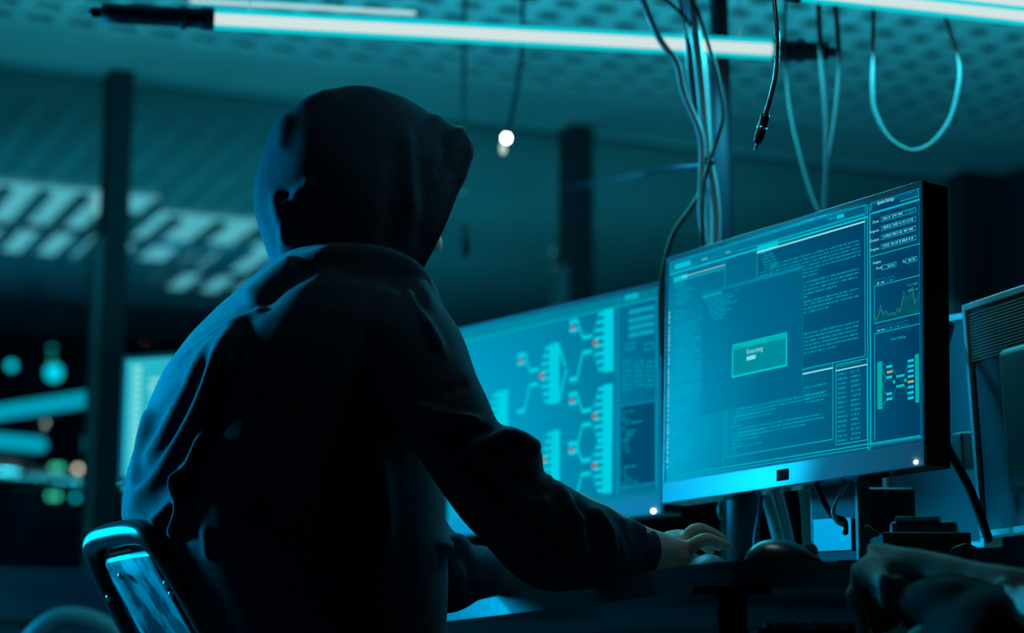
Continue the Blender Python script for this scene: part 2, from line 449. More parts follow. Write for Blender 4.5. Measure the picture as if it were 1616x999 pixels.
def tube_reflection(pa, pb, z, r, label):  # tubes mirrored in the pane, built as glowing tubes behind it
    p0, p1 = G(*pa, z), G(*pb, z); root = thing('fluorescent_lamp', label, 'lamp', (p0+p1)/2)
    bm = bmesh.new(); tube(bm, [p0, p1], r, seg=16, n=1); obj('tube', bm, M['tube_reflection_glow'], root)
    for t in (.1, .9):
        p = p0.lerp(p1, t); bm = bmesh.new(); tube(bm, [p+ZA*r, Vector((p.x, p.y, ZC+.005))], .0015, seg=6, n=1, dome=False); obj('hanging_wire', bm, M['metal'], root)
M['tube_reflection_glow'] = emis('tube_reflection_glow', (0.0, 0.42, 0.56), 1.0)
tube_reflection((-60, 660), (148, 628), 1.62, .027, 'upper of the two tube reflections in the leftmost pane, built as a glowing tube')
tube_reflection((-60, 690), (62, 702), 1.50, .027, 'lower of the two tube reflections in the leftmost pane, built as a glowing tube')
mk_building('office_block', 'dark office block with small round lamps, seen through the leftmost pane', Vector((cL.x, cL.y, 0.88)), 0.40, 0.25, 0.88,
    [(85, 588, 0.045, Tc, 2.2), (18, 577, 0.024, Tc, 2.4), (83, 490, 0.014, Gc, 2.0), (83, 452, 0.014, Tc, 0.8), (82, 550, 0.014, Tc, 1.0), (82, 566, 0.012, Gc, 2),
     (85, 738, 0.014, Gc, 5.5), (95, 738, 0.014, Gc, 5.5), (123, 740, 0.015, Oc, 5.5), (80, 783, 0.014, Gc, 5.5), (90, 783, 0.014, Gc, 5.5), (119, 785, 0.014, Tc, 3), (22, 442, 0.016, Tc, .8)])
mk_building('tower_block', 'dark tower block with stacked round lamps, seen between post and hooded person', Vector((cR.x, cR.y, 0.98)), 0.42, 0.25, 0.98,
    [(231, 440, 0.014, Tc, 2.0), (231, 461, 0.014, Gc, 2.8), (229, 502, 0.013, Gc, 4), (229, 520, 0.013, Oc, 4.5), (228, 536, 0.013, Rc, 5.0), (292, 470, 0.014, Gc, 1.5), (205, 790, 0.016, Gc, 3)])

# ------------------------------------------------------------------ fluorescent tubes
ZT = 1.692
def fluoro(pa, pb, pe0, pe1, r, label, wires=True, z=ZT, ends=True):
    """tube from pixel pa to pb (glowing), sockets out to pe0 / pe1, all at height z"""
    a, b = G(*pa, z), G(*pb, z)
    ax = (b-a).normalized()
    root = thing('fluorescent_lamp', label, 'lamp', (a+b)/2)
    bm = bmesh.new(); tube(bm, [a, b], r*0.55, seg=12, n=1, dome=False); obj('tube', bm, M['tube_core'], root)
    bm = bmesh.new(); tube(bm, [a, b], r, seg=20, n=1, dome=False); obj('halo_sleeve', bm, M['tube_halo'], root)
    for q, e in ((a, pe0), (b, pe1)):
        if e is None: continue
        e = G(*e, z); d = (e-q).normalized()
        bm = bmesh.new()
        tube(bm, [q, q+d*0.02, q+d*0.022, e-d*0.03, e], [r*1.08, r*1.08, r*0.96, r*0.9, r*0.85], seg=20, n=1, dome=False)
        so = obj('socket', bm, M['pole'], root)
        bm = bmesh.new(); tube(bm, [q+d*0.045, q+d*0.055], r*1.15, seg=20, n=1, dome=False); obj('clamp_ring', bm, M['metal'], so)
        bm = bmesh.new(); tube(bm, [e, e+d*0.012], r*0.5, seg=12, n=1, dome=True); obj('end_plug', bm, M['gloss_black'], so)
    if wires:
        for t in (0.06, 0.94):
            p = a.lerp(b, t) + ZA*r
            bm = bmesh.new(); tube(bm, [p, Vector((p.x, p.y, ZC))], 0.0012, seg=6, n=1, dome=False)
            obj('hanging_wire', bm, M['steel'], root)
    return root
fluoro((338, 30), (1218, 78), (160, 20), (1306, 82), 0.0175, 'long glowing fluorescent tube hanging above the hooded person, dark ends')
fluoro((1262, -14), (1720, 36), (1200, -20), None, 0.0165, 'lower of the paired glowing tubes at the upper right corner')
fluoro((1262, -38), (1720, 13), None, None, 0.0165, 'upper of the paired glowing tubes at the upper right corner')
fluoro((300, 1), (655, 21), None, None, 0.0055, 'thin glowing tube hanging just behind the long fluorescent tube', z=1.95)

# ------------------------------------------------------------------ desk
ZD = 0.74; TH = 0.030
fr = [G(x, y, ZD) for x, y in ((802, 934), (853, 927), (930, 916), (1012, 904), (1080, 893.5), (1141, 886.5), (1200, 884.5), (1270, 885), (1340, 886.5))]
edge = [fr[0] + (fr[0]-fr[1]).normalized()*s for s in (1.1, 0.7, 0.3)] + fr
sm = catmull(edge, 5)
sm += [sm[-1] + Vector((0.15, 0.0, 0)), sm[-1] + Vector((0.75, 0.02, 0))]
N2 = Vector((0.92, 0.39, 0))
back = [Vector((1.55, 3.3, 0)), Vector((0.75, 4.15, 0)), Vector((0.35, 4.3, 0)), sm[0] + Vector((0.35, 0.22, 0))]
poly = [(p.x, p.y) for p in sm] + [(p.x, p.y) for p in back]
desk = thing('office_desk', 'dark desk with a curved front edge, seen from just below its top', 'desk', (0.45, 3.1, 0))
bm = bmesh.new(); prism(bm, poly, ZD-TH, ZD, 0, 1)
top = obj('desktop', bm, [M['desk'], M['desk_edge']], desk, smooth=False)
# light on the edge, painted as pale speckled strips
def edge_light_strip(x0, x1, name, s0=0, s1=0):
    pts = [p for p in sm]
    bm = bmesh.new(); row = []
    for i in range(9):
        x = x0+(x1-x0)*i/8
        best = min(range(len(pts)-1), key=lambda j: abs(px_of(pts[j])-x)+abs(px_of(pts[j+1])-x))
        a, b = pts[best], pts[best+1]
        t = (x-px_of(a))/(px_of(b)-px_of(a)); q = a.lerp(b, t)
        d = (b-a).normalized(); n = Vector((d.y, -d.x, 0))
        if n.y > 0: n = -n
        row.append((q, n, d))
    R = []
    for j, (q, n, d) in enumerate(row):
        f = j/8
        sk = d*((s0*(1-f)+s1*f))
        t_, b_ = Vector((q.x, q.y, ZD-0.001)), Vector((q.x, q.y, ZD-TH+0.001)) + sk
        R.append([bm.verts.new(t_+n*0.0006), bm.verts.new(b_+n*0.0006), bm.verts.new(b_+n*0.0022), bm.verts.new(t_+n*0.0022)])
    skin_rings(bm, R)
    obj('edge_light_patch', bm, M['edge_light'], top, smooth=False)['label'] = 'painted patch of light on the desk edge'
def px_of(p):
    q = Vector((p.x, p.y, ZD)) - CAM
    return CX + FPX*q.dot(R_RT)/q.dot(_fw)
def leg_at(px, py, r, label=None):
    p = G(px, py, ZD-TH); bm = bmesh.new()
    box(bm, Vector((p.x, p.y+0.07, (ZD-TH)/2)), XA, YA, ZA, r, r, (ZD-TH)/2-0.001, bevel=0.004)
    lg = obj('leg', bm, M['gloss_black'], desk, smooth=False)
    bm = bmesh.new(); box(bm, Vector((p.x, p.y+0.07, ZD-TH-0.004)), XA, YA, ZA, r*2.6, r*1.4, 0.003, bevel=0.001)
    obj('bracket', bm, M['cable_matte'], lg, smooth=False)
leg_at(1163, 920, 0.0165)
for x, y in ((1.3, 2.75), (1.2, 3.4), (0.55, 4.05), (0.1, 3.9)):
    bm = bmesh.new(); box(bm, Vector((x, y, (ZD-TH)/2)), XA, YA, ZA, 0.02, 0.02, (ZD-TH)/2-0.001, bevel=0.004)
    obj('leg', bm, M['gloss_black'], desk, smooth=False)
# modesty panel beneath
pa, pb = Vector((0.12, 3.6, 0)), Vector((0.95, 2.95, 0))
dd = (pb-pa).normalized()
bm = bmesh.new(); box(bm, (pa+pb)/2 + ZA*0.40, dd, Vector((-dd.y, dd.x, 0)), ZA, (pb-pa).length/2, 0.008, 0.308)
obj('modesty_panel', bm, M['desk'], desk, smooth=False)
# power strip under desk
# ------------------------------------------------------------------ monitors
def screen_glow_mat(name, lo, hi, reach=0.62, midk=0.30):  # brighter lower-left glow of the panel is put into the emission colour
    mt = bpy.data.materials.new(name); mt.use_nodes = True
    nt = mt.node_tree; nt.nodes.clear()
    tc = nt.nodes.new('ShaderNodeTexCoord'); mp = nt.nodes.new('ShaderNodeVectorMath'); mp.operation = 'DISTANCE'
    mp.inputs[1].default_value = (-0.30, -0.10, 0)
    rg = nt.nodes.new('ShaderNodeValToRGB'); mr = nt.nodes.new('ShaderNodeMath'); mr.operation = 'MULTIPLY'; mr.inputs[1].default_value = 1/reach
    rg.color_ramp.elements[0].color = (*hi, 1); rg.color_ramp.elements[1].color = (*lo, 1)
    rg.color_ramp.elements[0].position = 0.03; rg.color_ramp.elements[1].position = 0.9
    e = rg.color_ramp.elements.new(0.42); e.color = tuple(midk*h+(1-midk)*l for h, l in zip(hi, lo)) + (1,)
    nt.links.new(tc.outputs['Object'], mp.inputs[0]); nt.links.new(mp.outputs['Value'], mr.inputs[0]); nt.links.new(mr.outputs[0], rg.inputs[0])
    em = nt.nodes.new('ShaderNodeEmission'); o = nt.nodes.new('ShaderNodeOutputMaterial')
    nt.links.new(rg.outputs[0], em.inputs[0]); nt.links.new(em.outputs[0], o.inputs[0])
    return mt
M['screen_r'] = screen_glow_mat('screen_glow', (0.0, 0.050, 0.125), (0.0, 0.40, 0.66))
M['screen_l'] = screen_glow_mat('screen_glow_left', (0.0, 0.095, 0.20), (0.0, 0.42, 0.68), 0.72, 0.55)
MW, MH = 0.556, 0.361
class Mon: pass
def monitor(c, yaw, tilt, label, name='monitor'):
    s = Mon()
    s.u = Vector((math.cos(yaw), math.sin(yaw), 0)); n = Vector((s.u.y, -s.u.x, 0))
    s.v = ZA*math.cos(tilt) - n*math.sin(tilt); s.n = s.u.cross(s.v)
    s.c = Vector(c)
    root = thing(name, label, 'monitor', (s.c.x - n.x*0.08, s.c.y - n.y*0.08, ZD)); s.root = root
    bt, bb, bs = 0.0085, 0.030, 0.0065
    # housing
    bm = bmesh.new(); box(bm, s.c - s.n*0.021, s.u, s.v, s.n, MW/2, MH/2, 0.020, bevel=0.004)
    box(bm, s.c - s.n*0.052 , s.u, s.v, s.n, MW*0.32, MH*0.34, 0.016, bevel=0.012)
    s.housing = obj('housing', bm, M['gloss_black'], root, smooth=False)
    # bezel frame bars
    bm = bmesh.new()
    box(bm, s.c + s.v*(MH/2-bt/2), s.u, s.v, s.n, MW/2-0.001, bt/2, 0.0025, bevel=0.001)
    for sg in (-1, 1):
        box(bm, s.c + s.u*(sg*(MW/2-bs/2)) + s.v*((bb-bt)/2), s.u, s.v, s.n, bs/2-0.0005, (MH-bt-bb)/2, 0.0025, bevel=0.001)
    obj('bezel', bm, M['dark_bezel'], root, smooth=False)
    bm = bmesh.new(); box(bm, s.c - s.v*(MH/2-bb/2), s.u, s.v, s.n, MW/2-0.001, bb/2, 0.003, bevel=0.0012)
    s.chin = obj('bottom_bezel', bm, M['bezel'], root, smooth=False)
    # screen
    me_c = s.c + s.v*((bb-bt)/2)
    s.sc = me_c; s.sw, s.sh = MW-2*bs, MH-bt-bb
    R = Matrix((s.u, s.v, s.n)).transposed().to_4x4(); R.translation = me_c
    bm = bmesh.new()
    q = [bm.verts.new((a*s.sw/2, b*s.sh/2, z)) for z in (-0.001, 0.0012) for a, b in ((-1,-1),(1,-1),(1,1),(-1,1))]
    bm.faces.new(q[4:]); bm.faces.new(q[:4][::-1])
    for i in range(4): bm.faces.new((q[i], q[(i+1)%4], q[4+(i+1)%4], q[4+i]))
    s.R = R
    return s
def finish_screen(s, mat, name='screen'):
    bm = bmesh.new()
    q = [bm.verts.new((a*s.sw/2, b*s.sh/2, z)) for z in (-0.001, 0.0012) for a, b in ((-1,-1),(1,-1),(1,1),(-1,1))]
    bm.faces.new(q[4:]); bm.faces.new(q[:4][::-1])
    for i in range(4): bm.faces.new((q[i], q[(i+1)%4], q[4+(i+1)%4], q[4+i]))
    bmesh.ops.recalc_face_normals(bm, faces=bm.faces[:])
    me = bpy.data.meshes.new(name); bm.to_mesh(me); bm.free(); me.materials.append(mat)
    o = bpy.data.objects.new(name, me); COL.objects.link(o); o.parent = s.root
    o.matrix_parent_inverse = s.root.matrix_world.inverted(); o.matrix_basis = s.R
    s.screen = o
    return o
class UI:
    """picture shown on a screen: thin coloured shapes in screen coordinates (metres)"""
    def __init__(s, mon, org, sc):
        s.m = mon; s.org = org; s.sc = sc; s.b = {}
        s.inv = mon.R.inverted()
    def uv(s, x, y, org=None):
        o = org or s.org
        p = onplane(o[0]+x*s.sc[0], o[1]+y*s.sc[1], s.m.sc, s.m.n)
        q = s.inv @ p
        return q.x, q.y
    def quad(s, x0, y0, x1, y1, col, layer=0):
        hw, hh = s.m.sw/2-0.0005, s.m.sh/2-0.0005
        x0, x1 = sorted((max(-hw, min(hw, x0)), max(-hw, min(hw, x1)))); y0, y1 = sorted((max(-hh, min(hh, y0)), max(-hh, min(hh, y1))))
        if x1-x0 < 1e-5 or y1-y0 < 1e-5: return
        z = 0.0014+layer*0.00012
        s.b.setdefault(col, []).append([(x0, y0, z), (x1, y0, z), (x1, y1, z), (x0, y1, z)])
    def poly(s, pts, col, layer=0):
        z = 0.0014+layer*0.00012
        s.b.setdefault(col, []).append([(x, y, z) for x, y in pts])
    def line(s, a, b, w, col, layer=1):
        ax, ay = a; bx, by = b; L = math.hypot(bx-ax, by-ay) or 1
        nx, ny = -(by-ay)/L*w/2, (bx-ax)/L*w/2
        s.poly([(ax-nx, ay-ny), (bx-nx, by-ny), (bx+nx, by+ny), (ax+nx, ay+ny)], col, layer)
    def frame(s, x0, y0, x1, y1, w, col, layer=1):
        s.quad(x0, y0, x1, y0+w, col, layer); s.quad(x0, y1-w, x1, y1, col, layer)
        s.quad(x0, y0+w, x0+w, y1-w, col, layer); s.quad(x1-w, y0+w, x1, y1-w, col, layer)
    def textline(s, x, y, w, h, col, layer=3, dens=0.85):
        """a row of tiny unreadable characters"""
        cx = x; cw = h*0.62
        while cx < x+w:
            n = random.randint(2, 9)
            for _ in range(n):
                if cx > x+w: break
                v = random.random()
                hh = h*(0.62 if v < .7 else 0.95)
                s.quad(cx, y, cx+cw*0.22, y+hh, col, layer)
                if v > .25: s.quad(cx+cw*0.52, y, cx+cw*0.72, y+h*0.62, col, layer)
                if v > .4: s.quad(cx+cw*0.22, y+(0 if v > .7 else h*0.45), cx+cw*0.52, y+(h*0.17 if v > .7 else h*0.62), col, layer)
                cx += cw
            cx += cw*0.9
    def text(s, txt, x, y, h, col, layer=4, wmax=None):
        cu = bpy.data.curves.new('t', 'FONT'); cu.body = txt; cu.size = h*1.35
        o = bpy.data.objects.new('t', cu); COL.objects.link(o)
        dg = bpy.context.evaluated_depsgraph_get(); dg.update()
        me = bpy.data.meshes.new_from_object(o.evaluated_get(dg))
        z = 0.0014+layer*0.00012; k = 1.0
        if wmax and len(me.vertices):
            w = max(v.co.x for v in me.vertices); k = wmax/w
        for p in me.polygons:
            s.b.setdefault(col, []).append([(x+me.vertices[i].co.x*k, y+me.vertices[i].co.y, z) for i in p.vertices])
        bpy.data.objects.remove(o); bpy.data.meshes.remove(me); bpy.data.curves.remove(cu)
    def build(s, mats, name='screen_graphics'):
        bm = bmesh.new(); cols = list(s.b)
        for i, c in enumerate(cols):
            for f in s.b[c]:
                fc = bm.faces.new([bm.verts.new(v) for v in f]); fc.material_index = i
        me = bpy.data.meshes.new(name); bm.to_mesh(me); bm.free()
        for c in cols: me.materials.append(mats[c])
        o = bpy.data.objects.new(name, me); COL.objects.link(o); o.parent = s.m.screen
        return o
UM = {'line': emis('ui_line', (0.0, 0.46, 0.60)), 'dim': emis('ui_dim', (0.0, 0.22, 0.36)), 'white': emis('ui_white', (0.28, 0.85, 0.92)),
      'fill': emis('ui_fill', (0.0, 0.56, 0.70)), 'pop': emis('ui_popup', (0.0, 0.26, 0.34)), 'popb': emis('ui_popup_border', (0.0, 0.68, 0.68)),
      'win': emis('ui_window', (0.0, 0.075, 0.175)), 'text': emis('ui_text', (0.0, 0.50, 0.66)), 'green': emis('ui_green', (0.0, 0.55, 0.48)),
      'dkgreen': emis('ui_dkgreen', (0.01, 0.17, 0.17)), 'orange': emis('ui_orange', (0.42, 0.38, 0.16)), 'red': emis('ui_red', (0.30, 0.16, 0.18)),
      'tree': emis('ui_tree', (0.0, 0.62, 0.76)), 'bar': emis('ui_bar', (0.0, 0.13, 0.24)), 'treedim': emis('ui_tree_dim', (0.0, 0.33, 0.48))}

mr = monitor((0.367, 2.937, CAMZ+0.500), -1.022, 0.029, 'large monitor with code windows and an Executing popup, right of the other screen')
finish_screen(mr, M['screen_r'])
u = UI(mr, (1040, 280), (0.28025, 0.28025)); O1 = (1040, 280); O2 = (1040, 540)
def a(x, y): return u.uv(x, y, O1)
def b(x, y): return u.uv(x, y, O2)
def rect(tl, br, w, col, layer=1): u.frame(tl[0], br[1], br[0], tl[1], w, col, layer)
def qd(tl, br, col, layer=0): u.quad(tl[0], tl[1], br[0], br[1], col, layer)
LW = 0.0011
HW, HH = mr.sw/2, mr.sh/2
# menu bar
rx = a(1170, 170)[0]
yt, yb = a(1170, 150)[1], a(1170, 205)[1]
u.quad(-HW+.004, yb, rx, yt, 'bar', 0); u.frame(-HW+.004, yb, rx, yt, LW, 'line')
u.quad(-HW+.004, yb-.006, rx+.004, yb-.0035, 'fill', 1)
x0 = a(95, 500)[0]; x1 = a(182, 500)[0]; u.quad(x0, yb+.001, x1, yb+.008, 'fill', 2)
for xa, xb in ((190, 320), (322, 455)):
    p0, p1 = a(xa, 450)[0], a(xb, 430)[0]; u.frame(p0, yb, p1, yb+.009, LW*.6, 'dim', 2); u.textline(p0+(p1-p0)*.45, yb+.002, .012, .0035, 'white')
p = a(1008, 235); q = a(1048, 200); u.quad(p[0], yb+.004, q[0], yt-.004, 'fill', 3); u.text('Progress', a(952, 240)[0], yb+.006, .0042, 'text')
# left column window
px0 = a(88, 560)[0]; px1 = a(378, 480)[0]; ytl = a(378, 480)[1]
u.quad(px0, ytl-.007, a(165, 540)[0], ytl, 'fill', 2); u.quad(px0, ytl-.0085, px1, ytl-.007, 'line', 2)
for i in range(60): 
    xx = px0+.02+i*(px1-px0-.02)/60; u.quad(xx, ytl-.004, xx+.0012, ytl-.0025, 'white', 3)
ybl = b(375, 705)[1]
u.quad(px1-LW, ybl, px1, ytl, 'line', 1); u.quad(px1-.0045, ybl, px1-.004, b(375, 395)[1], 'dim', 1); u.quad(px0, ybl, px1, ybl+LW, 'dim', 1)
yy = a(110, 605)[1]; random.seed(3)
blocks = [(605, 730, .35), (760, 820, .3), (835, 980, .55), (990, 1160, .7), (1190, 1250, .9), (1300, 1330, .3), (1440, 1460, .3), (1510, 1600, .45)]
def left_text(y0c, y1c, f):
    y0 = a(110, y0c)[1] if y0c < 990 else b(110, y0c-928)[1]; y1 = a(110, y1c)[1] if y1c < 990 else b(110, y1c-928)[1]
    y_ = y0
    while y_ > y1:
        w = (px1-px0)*f*random.uniform(.55, 1)
        u.textline(px0+.004+random.choice((0, 0, .003, .006)), y_, min(w, px1-px0-.01), .0024, 'text'); y_ -= .0042
for bl in blocks: left_text(*bl)
for i in range(34):   # white ticks at the left margin
    y_ = a(70, 770)[1] - i*.0068
    if y_ > -HH+.02: u.quad(-HW+.0035, y_, -HW+.0052, y_+random.choice((.002, .004, .005)), 'white', 3)
# top middle window
wx0, wx1 = a(557, 420)[0], a(1165, 250)[0]; wy = a(1165, 245)[1]; wyb = b(1172, 80)[1]
u.quad(wx0, wyb, wx1, wy, 'win', 0)
u.quad(wx0, wy-.002, wx1, wy, 'white', 3); u.quad(wx0, wy, a(675, 390)[0], wy+.0075, 'fill', 2); u.frame(wx0, wyb, wx1, wy+.0085, LW, 'line', 1)
y_ = a(575, 435)[1]
for i in range(9):
    u.textline(wx0+.006+i*.0025*(i < 6), y_, (wx1-wx0)*(.12 if i < 5 else .12), .0026, 'text'); y_ -= .0045
yt2 = a(1125, 362)[1]
for i in range(7): u.textline(wx0+.03, yt2-i*.0048, (wx1-wx0-.04)*(1 if i < 5 else .55), .0028, 'text')
bx1 = a(817, 500)[0]
for yc, n, fs in ((520, 4, (1, 1, .98, .6)), (632, 1, (1,)), (650, 3, (.85, 1, .45)), (818, 6, (1, 1, .98, .98, 1, .6))):
    y0 = a(1125, yc)[1]
    for i in range(n): u.textline(bx1+.002, y0-i*.0052, (a(1125, 500)[0]-bx1)*fs[i], .003, 'text')
u.textline(bx1+.002, a(817, 682)[1], .006, .003, 'text')
# lower middle window
lx0, lx1 = b(385, 400)[0], b(985, 300)[0]; ly1 = b(985, 140)[1]; ly0 = b(985, 550)[1]
u.quad(lx0, ly0, lx1, ly1, 'win' if False else 'bar', 0) if False else None
u.frame(lx0, ly0, lx1, ly1+.006, LW, 'line', 1); u.quad(lx0, ly1-.002, lx1, ly1-.0002, 'white', 2)
for yc, x0c, f, n in ((243, 820, 1, 1), (268, 820, .95, 4), (310, 440, .9, 2), (400, 600, .98, 1), (415, 450, .95, 3), (470, 415, .6, 4)):
    pass
def rows(xa, ya, wfrac, n, step=.0050, h=.0028):
    X, Y = b(xa, ya)
    for i in range(n): u.textline(X, Y-i*step, (lx1-.01-X)*wfrac[i % len(wfrac)], h, 'text')
rows(825, 262, (.95, .0001, .9, 1, .85), 5); rows(440, 385, (.95, .8, .45), 3, .0045); rows(425, 428, (.3, .4, .05), 3, .0045)
rows(405, 485, (.15,), 1); rows(450, 495, (.9, .97, .75), 3); rows(418, 525, (.35, .38, .3, .1, .33), 5, .0045); rows(418, 610, (.05, .04), 2)
# dialog window in front
dx0, dx1 = a(250, 640)[0], bx1; dy1 = a(817, 495)[1]; dy0 = b(817, 300)[1]
u.quad(dx0, dy0, dx1, dy1, 'dlg', 5); u.quad(dx0, dy1-.005, dx1, dy1, 'dim', 6); u.quad(dx0, dy1-.0085, dx0+(dx1-dx0)*.2, dy1-.005, 'treedim', 6)
u.frame(dx0, dy0, dx1, dy1, LW*.7, 'dim', 6)
random.seed(5)
y_ = a(265, 680)[1]
for i, (ind, w) in enumerate(((.002, .20), (.004, .28), (.006, .30), (.012, .22), (.012, .3), (.018, .16), (.018, .24), (.022, .14), (.026, .1))):
    u.textline(dx0+ind+.002, y_-i*.0044, (dx1-dx0)*w, .0032, 'text', 7)
u.textline(dx0+(dx1-dx0)*.34, y_-.002, .012, .003, 'text', 7)
# popup
qx0, qx1 = a(420, 940)[0], a(730, 880)[0]; qy1 = a(732, 870)[1]; qy0 = b(728, 135)[1]
u.quad(qx0, qy0, qx1, qy1, 'pop', 8); u.frame(qx0, qy0, qx1, qy1, .0022, 'popb', 9); u.quad(qx0, qy1-.008, qx1, qy1, 'popb2', 9)
u.textline(qx0+.02, qy1-.0055, .055, .003, 'popb', 10)
ex, ey = b(502, 68); u.text('Executing', ex, ey, .0066, 'white', 10, wmax=b(592, 50)[0]-ex)
e0, e1 = b(502, 105), b(552, 72); u.quad(e0[0], e0[1], e1[0], e1[1], 'pale', 10)
# table window
tx0, tx1 = b(1000, 130)[0], b(1178, 100)[0]; ty1 = b(1178, 90)[1]; ty0 = b(1178, 553)[1]
u.frame(tx0, ty0, tx1, ty1, LW, 'line', 1); u.quad(tx0+.001, ty1-.0045, tx1-.012, ty1-.0015, 'dkgreen', 2); u.quad(tx0, ty1-.009, tx1, ty1-.0075, 'white', 2)
for cxa, cxb in ((1012, 1066), (1087, 1143)):
    X0, X1 = b(cxa, 300)[0], b(cxb, 300)[0]; y_ = ty1-.015
    while y_ > ty0+.004:
        u.textline(X0, y_, (X1-X0)*random.uniform(.88, 1.0)-.001, .0034, 'text'); y_ -= .0062
# bottom bar
gx1 = b(1190, 600)[0]; gy1, gy0 = b(1188, 590)[1], b(1188, 622)[1]
u.frame(-HW+.01, gy0, gx1, gy1, LW, 'line', 1); u.quad(-HW+.01, gy1+.003, HW-.003, gy1+.0045, 'line', 1)
for i in range(7): u.textline(-HW+.03+i*.036, gy0-.0075, .022, .0036, 'text')
# vertical dividers
vx = a(1180, 150)[0]; u.quad(vx-.0015, b(1180, 640)[1], vx, HH-.003, 'line', 1); u.quad(vx+.003, b(1195, 640)[1], vx+.0042, HH-.003, 'line', 1)
u.frame(-HW+.002, -HH+.004, HW-.002, HH-.002, LW*.7, 'dim', 1)
# right panel
rx0, rx1 = a(1198, 150)[0], a(1468, 60)[0]; ry1 = a(1468, 58)[1]; rya = a(1468, 108)[1]
u.frame(rx0, rya, rx1, ry1, LW, 'line', 1); u.quad(rx0, rya, rx1, ry1, 'bar', 0)
tw = a(1365, 130)[0]
u.poly([(rx0+.002, rya), (tw, rya), (tw, ry1-.010), (tw-.006, ry1-.005), (rx0+.008, ry1-.005), (rx0+.002, ry1-.010)], 'win', 2)
u.line((tw, rya), (tw, ry1-.010), LW*.7, 'line', 3); u.line((rx0+.008, ry1-.005), (tw-.006, ry1-.005), LW*.7, 'dim', 3)
u.text('System Settings', a(1235, 165)[0], rya+.0048, .0052, 'white', 4, wmax=a(1330, 135)[0]-a(1235, 160)[0])
u.quad(rx0, rya-.0045, rx1+.002, rya-.003, 'line', 2)
ry0 = b(1485, 505)[1]
u.frame(rx0-.002, ry0-.007, rx1+.006, rya-.0045, LW, 'line', 1); 
fx0, fx1 = a(1256, 230)[0], a(1452, 180)[0]
for nm, yc in (('Date', 168), ('Input', 220), ('Output', 272), ('Template', 325)):
    y1_ = a(1452, yc)[1]; y0_ = a(1452, yc+28)[1]
    u.frame(fx0, y0_, fx1, y1_, LW*.8, 'line', 2); u.textline(fx0+.004, y0_+.0022, (fx1-fx0)*(.55 if nm == 'Date' else .85), .0036, 'white')
    if nm == 'Date': u.textline(fx1-.02, y0_+.0025, .016, .0032, 'line')
    wl = .0125 if len(nm) < 5 else .018; u.text(nm, fx0-.004-wl, y0_+.0008, .0036, 'white', 4, wmax=wl)
yd = a(1470, 377)[1]; u.quad(rx0, yd, rx1+.002, yd+LW, 'line', 2)
u.text('Analysis', a(1210, 490)[0], a(1210, 492)[1], .0036, 'white', 4, wmax=.016); u.text('From', a(1228, 520)[0], a(1228, 522)[1], .0036, 'white', 4, wmax=.012)
u.text('To', a(1376, 482)[0], a(1376, 484)[1], .0036, 'white', 4, wmax=.006)
for xa, ya, xb, yb_ in ((1258, 498, 1342, 502), (1393, 460, 1459, 470)):
    u.frame(a(xa, ya)[0], a(xb, yb_)[1], a(xb, yb_)[0], a(xb, yb_-27)[1], LW*.8, 'line', 2); u.textline(a(xb, yb_)[0]-.016, a(xb, yb_)[1]+.002, .012, .0034, 'white')
def tabs(xs, ybase, hh=.0085):
    for i in range(len(xs)-1):
        q0, q1 = xs[i], xs[i+1]
        u.line((q0, ybase), (q0+.003, ybase+hh), LW*.6, 'dim', 2); u.line((q0+.003, ybase+hh), (q1-.002, ybase+hh), LW*.6, 'dim', 2); u.line((q1-.002, ybase+hh), (q1, ybase), LW*.6, 'dim', 2)
        u.textline(q0+.005, ybase+.0025, (q1-q0)-.010, .0034, 'white' if i == 0 else 'text')
yc1 = a(1470, 555)[1]; gx0 = a(1216, 620)[0]; gxr = a(1472, 560)[0]
u.quad(gx0, yc1, gxr, yc1+LW, 'line', 2); tabs([a(x, 590)[0] for x in (1218, 1288, 1335)], yc1)
yg0 = a(1472, 768)[1]; u.quad(gx0, yg0, gxr, yg0+LW, 'line', 2); u.quad(gx0, yg0, gx0+LW, yc1, 'line', 2)
gw = gxr-gx0; gh = yc1-yg0
pk = [(0, .35), (.04, .12), (.09, .2), (.15, .5), (.2, .25), (.27, .3), (.33, .18), (.4, .22), (.46, .15), (.53, .32), (.58, .2), (.66, .75), (.72, .5), (.78, .62), (.85, .8), (.9, .35), (.95, .5), (1, .6)]
for (x0_, y0_), (x1_, y1_) in zip(pk, pk[1:]):
    for k_, cc in ((.75, 'dkgreen'), (.95, 'dkgreen')): u.line((gx0+gw*x0_, yg0+gh*y0_*k_), (gx0+gw*x1_, yg0+gh*y1_*k_), .0008, 'gline', 3)
    u.poly([(gx0+gw*x0_, yg0+LW), (gx0+gw*x1_, yg0+LW), (gx0+gw*x1_, yg0+gh*y1_*.7), (gx0+gw*x0_, yg0+gh*y0_*.7)], 'gfill', 2)
u.textline(gxr-.022, yc1-.010, .018, .0035, 'green'); u.textline(gxr-.022, yc1-.017, .018, .0035, 'green')
yc2 = a(1472, 828)[1]; u.quad(gx0, yc2, gxr, yc2+LW, 'line', 2); tabs([a(x, 850)[0] for x in (1222, 1290, 1333, 1375, 1415)], yc2)
u.quad(gx0, ry0, gx0+LW, yc2, 'line', 2)
u.text('Network Monitoring', a(1312, 925)[0], a(1312, 920)[1], .0036, 'text', 4, wmax=a(1395, 900)[0]-a(1312, 920)[0])
def bar(xa, y0c, xb, y1c, n):
    X0, X1 = b(xa, y0c)[0], b(xb, y0c)[0]; Y1, Y0 = b(xa, y0c)[1], b(xa, y1c)[1]
    for i in range(n): u.quad(X0, Y0+(Y1-Y0)*i/n, X1, Y0+(Y1-Y0)*(i+.72)/n, 'green', 3)
bar(1235, 112, 1262, 380, 30); bar(1447, 70, 1469, 342, 30)
